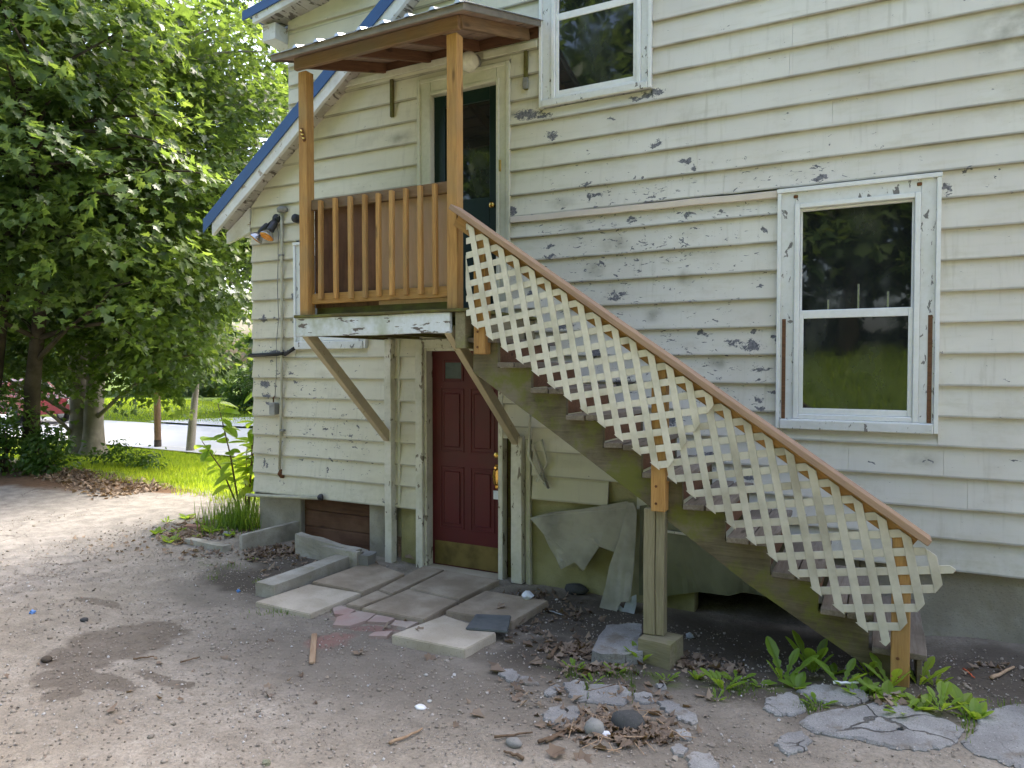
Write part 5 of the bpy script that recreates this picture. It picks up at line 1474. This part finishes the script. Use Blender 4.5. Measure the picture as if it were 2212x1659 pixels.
# ---- weeds: rosettes of single leaves
dm = mesh('leaf', *DANDE, M['leafweed']); om = mesh('leaf', *OVAL, M['leafweed'])
def weed(px, py, n, L, label, upright=.8, lm_=dm, group='weeds in the broken asphalt', name='dandelion', cat='weed'):
    p = Gp(px, py)
    t = thing(name, label, cat, p, group)
    for i in range(n):
        a = i * 2.4 + random.uniform(-.4, .4); u = upright * random.uniform(.55, 1.25)
        dr = np.array([[math.cos(a), math.sin(a), u]]); nn = np.array([[-math.cos(a) * u, -math.sin(a) * u, 1.0]])
        s = L * random.uniform(.5, 1.0)
        Mf = frames(nn, dr, np.array([s]), np.array([[p.x + .012 * math.cos(a), p.y + .012 * math.sin(a), p.z - .004]]))[0]
        obj('leaf', lm_, t, Matrix(Mf.tolist()))
    return t
weed(1692, 1472, 5, .27, 'tallest dandelion, left of the stair foot', 1.9)
weed(1755, 1452, 6, .27, 'bushy upright dandelion against the dark stringer', 2.2)
weed(1818, 1480, 6, .22, 'dandelion behind the white plastic tube', 1.5)
weed(1878, 1460, 5, .20, 'dandelion with one broad leaf beside the bottom of the stringer', 2.0)
weed(1925, 1482, 6, .20, 'dandelion at the foot of the last rail post', 1.6)
weed(1985, 1478, 6, .20, 'dandelion right of the last rail post', 1.8)
weed(2033, 1532, 8, .18, 'dandelion spreading over the largest asphalt piece', 1.0)
weed(1950, 1540, 9, .14, 'low weed in the crack above the largest asphalt piece', .7)
weed(1563, 1488, 8, .17, 'dandelion alone left of the others', 1.3)
weed(1590, 1470, 9, .12, 'low weed between the lone dandelion and the tallest one', .6)
weed(1765, 1525, 8, .11, 'small weed in the crack left of the largest asphalt piece', .7)
weed(1240, 1448, 7, .11, 'small weed beside the rough rock slab', 1.2)
weed(1330, 1452, 9, .10, 'weed clump in front of the rough rock slab', .9)
weed(1385, 1428, 8, .19, 'weed with yellowing blades at the footing block', 1.3)
weed(1440, 1468, 9, .09, 'tiny weed below the footing block', .9)
weed(2085, 1545, 9, .09, 'tiny weed at the right end of the largest asphalt piece', .6)
weed(1280, 1475, 7, .08, 'tiny weed in the grass crack of the asphalt row', .9)
WT = ['left of the tallest dandelion', 'between the tallest and the bushy dandelion', 'under the dark stringer end', 'behind the white plastic tube', 'in front of the last rail post', 'along the crack left of the rail post', 'at the back edge of the largest asphalt piece', 'in the crack between the two right asphalt pieces', 'on the soil right of the stair foot', 'at the right end of the weedy crack', 'below the lone dandelion', 'by the pale scrap near the footing block']
for (x_, y_), w_ in zip(((1640, 1480), (1722, 1486), (1800, 1455), (1850, 1500), (1915, 1505), (1880, 1488), (1990, 1530), (2078, 1520), (2020, 1480), (2110, 1552), (1548, 1510), (1505, 1465)), WT):
    weed(x_, y_, random.randint(5, 9), random.uniform(.07, .13), 'thin yellow green weed tuft ' + w_, random.uniform(.6, 1.5), random.choice((dm, dm, om)))
GW = 'weeds along the house corner'
WL = ['farthest out on the drive', 'left of the low kerb stone', 'in the leaf litter before the grass clump', 'at the left foot of the grass clump', 'in front of the grass clump', 'at the front edge of the weed bed', 'at the back of the weed bed', 'between the two old bricks', 'behind the low kerb stone', 'at the right end of the low kerb stone', 'on the drive behind the half buried brick', 'beside the oval grey stone']
for (x_, y_), w_ in zip(((338, 1155), (385, 1150), (432, 1132), (472, 1122), (508, 1132), (368, 1172), (402, 1120), (455, 1150), (425, 1160), (497, 1160), (360, 1128), (485, 1142)), WL):
    weed(x_, y_, 9, random.uniform(.09, .14), 'small leafy weed ' + w_, random.uniform(.7, 1.4), random.choice((om, dm)), GW, 'broadleaf_weed')
weed(545, 1210, 6, .06, 'tiny weed at the tip of the long kerb stone', .8, om, GW, 'broadleaf_weed')

# ---- grasses
BLADE = ([(-.5, 0, 0), (.5, 0, 0), (.3, .05, .55), (-.3, .05, .55), (0, .22, 1)], [[0, 1, 2, 3], [3, 2, 4]])
def blades(name, xy, h, wdt, mat, tilt=.35, parent=None):
    n = len(xy); z = gnp(xy[:, 0], xy[:, 1])
    a = rng.uniform(0, 2 * np.pi, n)
    up = np.stack([np.cos(a) * tilt * rng.uniform(0, 1, n), np.sin(a) * tilt * rng.uniform(0, 1, n), np.ones(n)], 1)
    side = np.stack([np.cos(a + 1.3), np.sin(a + 1.3), np.zeros(n)], 1)
    up /= np.linalg.norm(up, axis=1, keepdims=True)
    fwd = np.cross(up, side)
    hh = h * rng.uniform(.5, 1.3, n); ww = wdt * rng.uniform(.7, 1.3, n)
    Mx = np.zeros((n, 4, 4)); Mx[:, :3, 0] = side * ww[:, None]; Mx[:, :3, 1] = fwd * hh[:, None]; Mx[:, :3, 2] = up * hh[:, None]
    Mx[:, 0, 3] = xy[:, 0]; Mx[:, 1, 3] = xy[:, 1]; Mx[:, 2, 3] = z - .01; Mx[:, 3, 3] = 1
    return obj(name, scatter(name, *BLADE, Mx, mat), parent)
def lawn_mask(xy):
    e = xy[:, 1] + .16 * xy[:, 0] + .5 * np.array([mnoise.noise(Vector((a * 1.1, b * 1.1, 0))) for a, b in xy])
    return (e > -.24 + rng.uniform(-.15, .3, len(xy))) & (xy[:, 1] < 5.25)
xy = np.stack([rng.uniform(-18, -6.25, 60000), rng.uniform(.6, 5.2, 60000)], 1)
xy = xy[lawn_mask(xy)]
o = blades('lawn_grass', xy, .075, .011, M['grass'], .6); o['kind'] = 'stuff'
o['label'] = 'bright yellow green lawn grass between the drive and the road'; o['category'] = 'grass'
xy = np.stack([rng.uniform(-34, -8, 26000), rng.uniform(10.3, 17, 26000)], 1)
o = blades('far_grass', xy, .10, .03, M['grass'], .6); o['kind'] = 'stuff'; o['label'] = 'sunlit grass strip on the far side of the road'; o['category'] = 'grass'
# tall grass clump at the foundation corner
t = thing('grass_clump', 'tall dark green grass clump against the foundation corner', 'grass', (-6.35, -.02, g(-6.35, 0)))
xy = np.stack([rng.normal(-6.38, .17, 420), rng.normal(.02, .13, 420)], 1); xy = xy[(xy[:, 0] < -6.12) | (xy[:, 1] < -.02)]
o = blades('blade_tuft', xy, .36, .012, M['grassdark'], .75, t); o['kind'] = 'stuff'
# moss and sparse grass tufts in cracks
px = []
for cx0, cy0, rx, ry, n in ((1235, 1462, 30, 6, 60), (1340, 1460, 60, 8, 130), (1268, 1490, 4, 22, 50), (1365, 1490, 6, 18, 40), (620, 1325, 60, 5, 110), (500, 1225, 30, 8, 60), (1600, 1490, 40, 14, 120), (1740, 1530, 25, 14, 110), (2090, 1560, 16, 40, 120), (1990, 1520, 50, 10, 110), (460, 1250, 16, 6, 30), (560, 1258, 12, 5, 40), (800, 1195, 10, 5, 20), (745, 1268, 60, 3, 30), (1860, 1500, 30, 8, 60), (2150, 1530, 40, 12, 50)):
    for _ in range(n):
        p = Gp(random.gauss(cx0, rx * .6), random.gauss(cy0, ry * .6)); px.append((p.x, p.y))
o = blades('crack_grass', np.array(px), .045, .006, M['grassdark'], .9); o['kind'] = 'stuff'; o['label'] = 'thin grass and moss growing in the cracks of the yard'; o['category'] = 'grass'

# ---- dead leaves, pebbles, twigs
DLEAF = half_leaf([(.30, -.03), (.26, .2), (.46, .42), (.22, .6), (.12, .8)], .45, .35)
def dead(px_list, size):
    P_ = np.array(px_list); n = len(P_)
    z = gnp(P_[:, 0], P_[:, 1]) + .004 + rng.uniform(0, .018, n)
    nn = np.stack([rng.normal(0, .35, n), rng.normal(0, .35, n), np.ones(n) * rng.choice([1, -1], n)], 1)
    a = rng.uniform(0, 6.28, n); dr = np.stack([np.cos(a), np.sin(a), np.zeros(n)], 1)
    return frames(nn, dr, size * rng.uniform(.55, 1.35, n), np.stack([P_[:, 0], P_[:, 1], z], 1))
pts = []
def litter(cx0, cy0, rx, ry, n):
    for _ in range(n):
        p = Gp(random.gauss(cx0, rx * .55), random.gauss(cy0, ry * .55))
        if p.y < -.05 or p.x < -6.2: pts.append((p.x, p.y))
for a_ in ((650, 1190, 75, 12, 280), (580, 1197, 60, 14, 190), (700, 1184, 50, 10, 110), (1150, 1290, 60, 12, 60), (1240, 1330, 60, 20, 50), (1230, 1400, 60, 20, 70), (1340, 1580, 90, 26, 130), (1270, 1560, 80, 26, 60), (1420, 1590, 60, 26, 50), (1380, 1500, 120, 40, 40), (1255, 1410, 25, 14, 50), (1290, 1450, 70, 12, 70), (1480, 1430, 60, 20, 60), (1560, 1450, 60, 14, 40), (450, 1145, 80, 18, 420), (380, 1165, 50, 14, 130), (440, 1195, 60, 14, 50), (1120, 1360, 60, 20, 25), (1200, 1400, 60, 30, 25), (1150, 1500, 120, 40, 26), (860, 1350, 60, 10, 10), (1950, 1520, 50, 20, 20), (2120, 1440, 60, 20, 14), (600, 1240, 150, 20, 24), (250, 1190, 140, 30, 30), (400, 1500, 300, 90, 18)):
    litter(*a_)
o = obj('leaf_litter', scatter('leaf_litter', *DLEAF, dead(pts, .05), M['deadleaf'])); o['kind'] = 'stuff'; o['label'] = 'small dry brown leaves and leaf bits scattered over the dirt'; o['category'] = 'dead leaves'
xy = np.stack([rng.uniform(-16, -9.2, 7000), rng.uniform(-.4, 1.6, 7000)], 1)
e = xy[:, 1] + .16 * xy[:, 0]
xy = xy[(e < -.25 + rng.normal(0, .25, len(xy))) & (e > -1.05 + rng.normal(0, .12, len(xy)))]
o = obj('leaf_mould', scatter('leaf_mould', *DLEAF, dead([tuple(q) for q in xy], .07), M['deadleaf'])); o['kind'] = 'stuff'; o['label'] = 'brown leaf mould banked under the thicket beside the drive'; o['category'] = 'dead leaves'
dlm = mesh('dead_leaf', *DLEAF, M['deadleaf'])
DL = [((1170, 1437), 'in front of the thick stick'), ((1060, 1452), 'left of the broken asphalt row'), ((1090, 1390), 'right of the pale thick slab'), ((1210, 1500), 'at the middle of the broken asphalt row'), ((932, 1420), 'before the pale thick slab'), ((775, 1418), 'right of the wooden lath'), ((1130, 1395), 'between the pale thick slab and the rough rock slab'),
      ((1190, 1640), 'at the bottom edge below the leaf pile'), ((1265, 1635), 'in front of the two stones of the leaf pile'), ((1310, 1535), 'on top of the leaf pile'), ((1400, 1545), 'at the right edge of the leaf pile'), ((1365, 1612), 'below the dark stone of the leaf pile'), ((1090, 1330), 'on the right paving slab'), ((650, 1275), 'at the side of the long kerb stone'), ((800, 1225), 'behind the end of the long kerb stone'), ((875, 1218), 'near the left door casing'), ((1020, 1545), 'alone on the bare dirt left of the leaf pile'), ((1325, 1410), 'at the foot of the footing block'), ((900, 1380), 'on the left corner of the pale thick slab')]
for (x_, y_), lab in DL:
    p = Gp(x_, y_)
    a = random.uniform(0, 6.28)
    Mf = frames(np.array([[random.uniform(-.3, .3), random.uniform(-.3, .3), 1]]), np.array([[math.cos(a), math.sin(a), .1]]), np.array([random.uniform(.07, .11)]), np.array([[p.x, p.y, p.z + .014]]))[0]
    if x_ in (800, 875): Mf[2, 3] += .05
    if x_ == 1090 and y_ == 1330: Mf[2, 3] += .06
    if x_ == 900: Mf[2, 3] += .06
    tag(obj('dead_leaf', dlm, None, Matrix(Mf.tolist())), 'dry brown leaf ' + lab, 'dead leaf', 'larger fallen leaves')
# pebbles
bm = bmesh.new(); bmesh.ops.create_icosphere(bm, subdivisions=1, radius=1); pv = [tuple(v.co) for v in bm.verts]; pf = [[v.index for v in f.verts] for f in bm.faces]; bm.free()
n = 8000
xs_ = rng.uniform(-9, 1.6, n); ys_ = rng.uniform(-4.4, -.2, n)
kp = np.array([mnoise.noise(Vector((a * 1.3, b * 1.3, 0))) for a, b in zip(xs_, ys_)]) + .35 * (ys_ < -2.2) + rng.uniform(-.3, .3, n) > .05
xs_, ys_ = xs_[kp], ys_[kp]; n = len(xs_)
s = rng.gamma(1.6, .0024, n) + .0026
nn = np.stack([rng.normal(0, .2, n), rng.normal(0, .2, n), np.ones(n)], 1); a = rng.uniform(0, 6.28, n); dr = np.stack([np.cos(a), np.sin(a), np.zeros(n)], 1)
Mx = frames(nn, dr, np.ones(n), np.stack([xs_, ys_, gnp(xs_, ys_) + .004], 1))
Mx[:, :3, 0] *= (s * rng.uniform(.7, 1.3, n))[:, None]; Mx[:, :3, 1] *= s[:, None]; Mx[:, :3, 2] *= (s * .6)[:, None]
o = obj('pebbles', scatter('pebbles', pv, pf, Mx, M['pebble'], True)); o['kind'] = 'stuff'; o['label'] = 'small mixed pebbles and grit over the dirt yard'; o['category'] = 'gravel'
# grit: angular chips of a few millimetres
OCT = ([(1, 0, 0), (-1, 0, 0), (0, 1, 0), (0, -1, 0), (0, 0, 1), (0, 0, -.6)], [[0, 2, 4], [2, 1, 4], [1, 3, 4], [3, 0, 4]])
n = 34000
xs_ = rng.uniform(-7.5, 1.6, n); ys_ = rng.uniform(-4.4, -.3, n)
kp = np.array([mnoise.noise(Vector((a * 2.1 + 9, b * 2.1, 0))) for a, b in zip(xs_, ys_)]) + rng.uniform(-.5, .5, n) > -.05
xs_, ys_ = xs_[kp], ys_[kp]; n = len(xs_)
s = rng.gamma(2.0, .0016, n) + .002
a = rng.uniform(0, 6.28, n); dr = np.stack([np.cos(a), np.sin(a), np.zeros(n)], 1)
nn = np.stack([rng.normal(0, .4, n), rng.normal(0, .4, n), np.ones(n)], 1)
o = obj('grit', scatter('grit', *OCT, frames(nn, dr, s, np.stack([xs_, ys_, gnp(xs_, ys_) + .006], 1)), M['pebble'])); o['kind'] = 'stuff'; o['label'] = 'fine grit and stone chips in the dirt yard'; o['category'] = 'gravel'
# fine twiglets of the leaf pile
bm = bmesh.new()
for _ in range(70):
    p = Gp(random.gauss(1330, 50), random.gauss(1578, 22)); a = random.uniform(0, 6.28); L = random.uniform(.04, .16)
    d = Vector((math.cos(a), math.sin(a), random.uniform(-.05, .15))) * L
    tube_bm(bm, [p + Vector((0, 0, .012)), p + d + Vector((0, 0, .018))], [.0025, .0015], 5)
o = bm_obj('twig_litter', bm, M['stick']); o['kind'] = 'stuff'; o['label'] = 'thin straws and twiglets tangled in the leaf pile'; o['category'] = 'twigs'

# ------------------------------------------------------------------ roadside
p = Gp(341, 970)
t = thing('utility_pole', 'slim brown wooden utility pole at the roadside, left of the two', 'pole', p)
tube('pole', [(p.x, p.y, p.z - .2), (p.x, p.y, 3.0), (p.x + .04, p.y, 7.0)], [.078, .07, .06], M['pole'], t, 12)
tube('ground_sleeve', [(p.x, p.y, p.z - .1), (p.x, p.y, p.z + .22)], .082, M['barkdark'], t, 12)
p = Gp(409, 978); q = p + _rt * .16 + Vector((0, 0, 1.38))
t = thing('broken_pole', 'grey weathered pole with a split pointed top, right of the utility pole', 'pole', p)
bm = bmesh.new(); tube_bm(bm, [p - Vector((0, 0, .2)), p.lerp(q, .5), q], [.10, .09, .082], 12)
for v in bm.verts:
    if (v.co - q).length < .12: v.co.z += .34 * max(0, (v.co - q).dot(_rt) / .08 * .5 + .5) - .12
bm_obj('pole', bm, M['polegrey'], t, None, True)

def car():
    """red hatchback seen from the side, parked across the road"""
    a = Gp(170, 925); b_ = Vector((-1, -.02, 0)).normalized()
    org = Vector((a.x - 1.5, 8.2, .0)); L = 4.1
    t = thing('parked_car', 'red car on the road glimpsed behind the thicket', 'car', org + b_ * 2)
    prof_ = [(0, .32), (.02, .62), (.10, .82), (.75, .95), (1.05, 1.02), (1.55, 1.38), (2.9, 1.45), (3.7, 1.12), (4.02, 1.0), (4.1, .7), (4.08, .33)]
    paint_ = plain('red_car_paint', (.20, .012, .022), .28, .6, 0, .1); dark = M['black']
    def put(s, z, y): return (org.x - s, org.y + y, z + .02)
    bm = bmesh.new(); cols = []
    for y, k in ((-.86, .97), (-.80, 1.0), (.80, 1.0), (.86, .97)):
        cols.append([bm.verts.new(put(s, .32 + (z - .32) * k, y * (.86 if z > 1.05 else 1))) for s, z in prof_])
    n_ = len(prof_)
    for c0, c1 in zip(cols, cols[1:]):
        for i in range(n_):
            bm.faces.new((c0[i], c1[i], c1[(i + 1) % n_], c0[(i + 1) % n_]))
    bm.faces.new(cols[0][::-1]); bm.faces.new(cols[-1])
    bmesh.ops.recalc_face_normals(bm, faces=bm.faces)
    bm_obj('body', bm, paint_, t)
    for y in (-.79, .79):
        for poly in ([(1.20, 1.04), (1.66, 1.34), (2.25, 1.38), (2.25, 1.03)], [(2.33, 1.03), (2.33, 1.38), (2.9, 1.38), (3.55, 1.10), (3.5, 1.03)]):
            s_ = 1 if y > 0 else -1
            vs = [put(s, z, y * (.90 if z > 1.1 else 1.06) + s_ * .03) for s, z in poly]
            obj('side_window', mesh('side_window', vs, [list(range(len(vs)))], M['glass']), t)
    vs = [put(.98 + .0, 1.06, -.66), put(.98, 1.06, .66), put(1.48, 1.40, .56), put(1.48, 1.40, -.56)]
    obj('windscreen', mesh('windscreen', vs, [[0, 1, 2, 3]], M['glass']), t)
    for s in (.78, 3.3):
        for y in (-.78, .78):
            Mx = Matrix.Translation(put(s, .30, y)) @ Matrix.Rotation(R(90), 4, 'X')
            bm = bmesh.new(); lathe_bm(bm, [(.2, -.1), (.31, -.09), (.32, 0), (.31, .09), (.2, .1)], Mx, 24)
            wh = bm_obj('wheel', bm, dark, t, None, True)
            bm = bmesh.new(); lathe_bm(bm, [(.03, -.105), (.19, -.102), (.19, .102), (.03, .105)], Mx, 18)
            bm_obj('rim', bm, M['chrome'], wh)
    for y in (-.6, .6):
        box('headlight', (org.x - .10, org.y + y - .16, .64), (org.x + .012, org.y + y + .16, .80), M['chrome'], t, .01)
car()

def far_house():
    t = thing('far_house', 'dark old house with a stone wall behind bushes across the road', 'house', (-22, 21, .2))
    box('wall', (-27, 20, -.2), (-16.5, 26, 4.2), M['brownply'], t, 0)
    prism('roof', [(-27.5, 4.1), (-16, 4.1), (-21.75, 8.0)], 19.6, 26.4, M['darkmetal'], t)
    box('chimney', (-18.2, 19.5, -.1), (-17.2, 20.0, 8.5), M['stone'], t, .02)
    for x in (-26, -23.6, -21, -19.6):
        f = box('window', (x, 19.93, 1.1), (x + .95, 20.02, 2.5), M['white'], t, .01)
        box('pane', (x + .08, 19.90, 1.18), (x + .87, 19.925, 2.42), M['glass'], f, 0)
far_house()
for i, (x, y, rx, h, lab) in enumerate(((-18.6, 15.2, 1.5, 1.5, 'rounded dark bush across the road, between the two poles'), (-15.8, 16.5, 1.6, 1.7, 'dark bush across the road behind the broken pole'), (-22.5, 14.8, 1.7, 1.6, 'bush across the road left of the utility pole'), (-13.2, 17.5, 1.8, 2.0, 'bush across the road nearest the house corner'))):
    t = thing('bush', lab, 'bush', (x, y, .2), 'bushes across the road')
    crown_leaves('crown', [(x, y, .2 + h * .5, rx, 1.1, h * .55)], 130, 26, .13, M['leafshrub'], t, OVAL, .15, .35)
    bm = bmesh.new()
    for k in range(4): tube_bm(bm, [(x, y, .1), (x + random.uniform(-.5, .5), y + random.uniform(-.4, .4), .2 + h * .7)], [.05, .015], 6)
    bm_obj('stem', bm, M['barkdark'], t)
t = thing('tree', 'bare lower trunk standing across the road near the house corner', 'tree', (-16.6, 15.4, .2), None)
tube('trunk', [(-16.6, 15.4, -.1), (-16.65, 15.4, 2.0), (-16.5, 15.3, 5.5)], [.30, .22, .16], M['barkdark'], t, 12)
crown_leaves('crown', [(-16.3, 15.3, 7.0, 3.0, 2.6, 2.6)], 160, 28, .2, M['leafA'], t, MAPLE, 3.2, .7)
t = thing('picket', 'thin dark road sign post on the far verge', 'sign post', (-16.9, 13.0, .15))
tube('post', [(-16.9, 13.0, -.1), (-16.88, 13.0, 1.5)], .035, M['barkdark'], t)

bl = [(x_, 23 + 2.5 * math.sin(x_), 3.2, 3.4, 2.0, 4.4) for x_ in range(-62, -2, 4)]
o, S, out = crown_leaves('far_woods', bl, 2300, 22, .36, M['leafA'], None, MAPLE, .1, 1.0)
o['kind'] = 'stuff'; o['label'] = 'dense green woods closing the view across the road'; o['category'] = 'woods'

bl = [(x_, -25, g(x_, -25) + 2.2, 3.4, 1.6, 4.2) for x_ in range(-22, 24, 4)]
o, S, out = crown_leaves('bank_hedgerow', bl, 700, 22, .42, M['leafA'], None, MAPLE, .1, 1.0)
o['kind'] = 'stuff'; o['label'] = 'dense green hedgerow along the top of the bank'; o['category'] = 'hedgerow'
# ------------------------------------------------------------------ behind the photographer: what the windows mirror
YT = ['at the far left of the bank', 'second from the left end', 'left of the bank centre', 'in the middle of the bank', 'right of the bank centre', 'second from the right end', 'at the far right of the bank', 'behind the gap left of centre', 'behind the gap right of centre']
for i, (x, y, s) in enumerate(((-13, -17.5, 1.25), (-9, -19, 1.4), (-5, -17, 1.25), (-1, -18.5, 1.45), (3, -17.2, 1.3), (7, -19, 1.4), (11.5, -17.5, 1.3), (-3, -22.5, 2.0), (4.5, -22.5, 2.0))):
    z = g(x, y)
    t = thing('yard_tree', 'tall green tree opposite the house, ' + YT[i], 'tree', (x, y, z), 'trees on the bank opposite the house')
    o, S, out = crown_leaves('crown', [(x, y, z + 6.6 * s, 3.0 * s, 2.4 * s, 4.2 * s), (x + 1, y, z + 3.2 * s, 2.6 * s, 2 * s, 2.3 * s)], 260, 26, .36, M['leafA'], t, MAPLE, z + .3, .95)
    tube('trunk', [(x, y, z - .2), (x + .1, y, z + 2.5), (x - .1, y, z + 6 * s)], [.28, .22, .1], M['barkdark'], t, 10)
xy = np.stack([rng.uniform(-9, 9, 16000), rng.uniform(-19, -8.6, 16000)], 1)
o = blades('meadow_grass', xy, .32, .03, M['grass'], .8); o['kind'] = 'stuff'; o['label'] = 'tall meadow grass on the bank opposite the house'; o['category'] = 'grass'
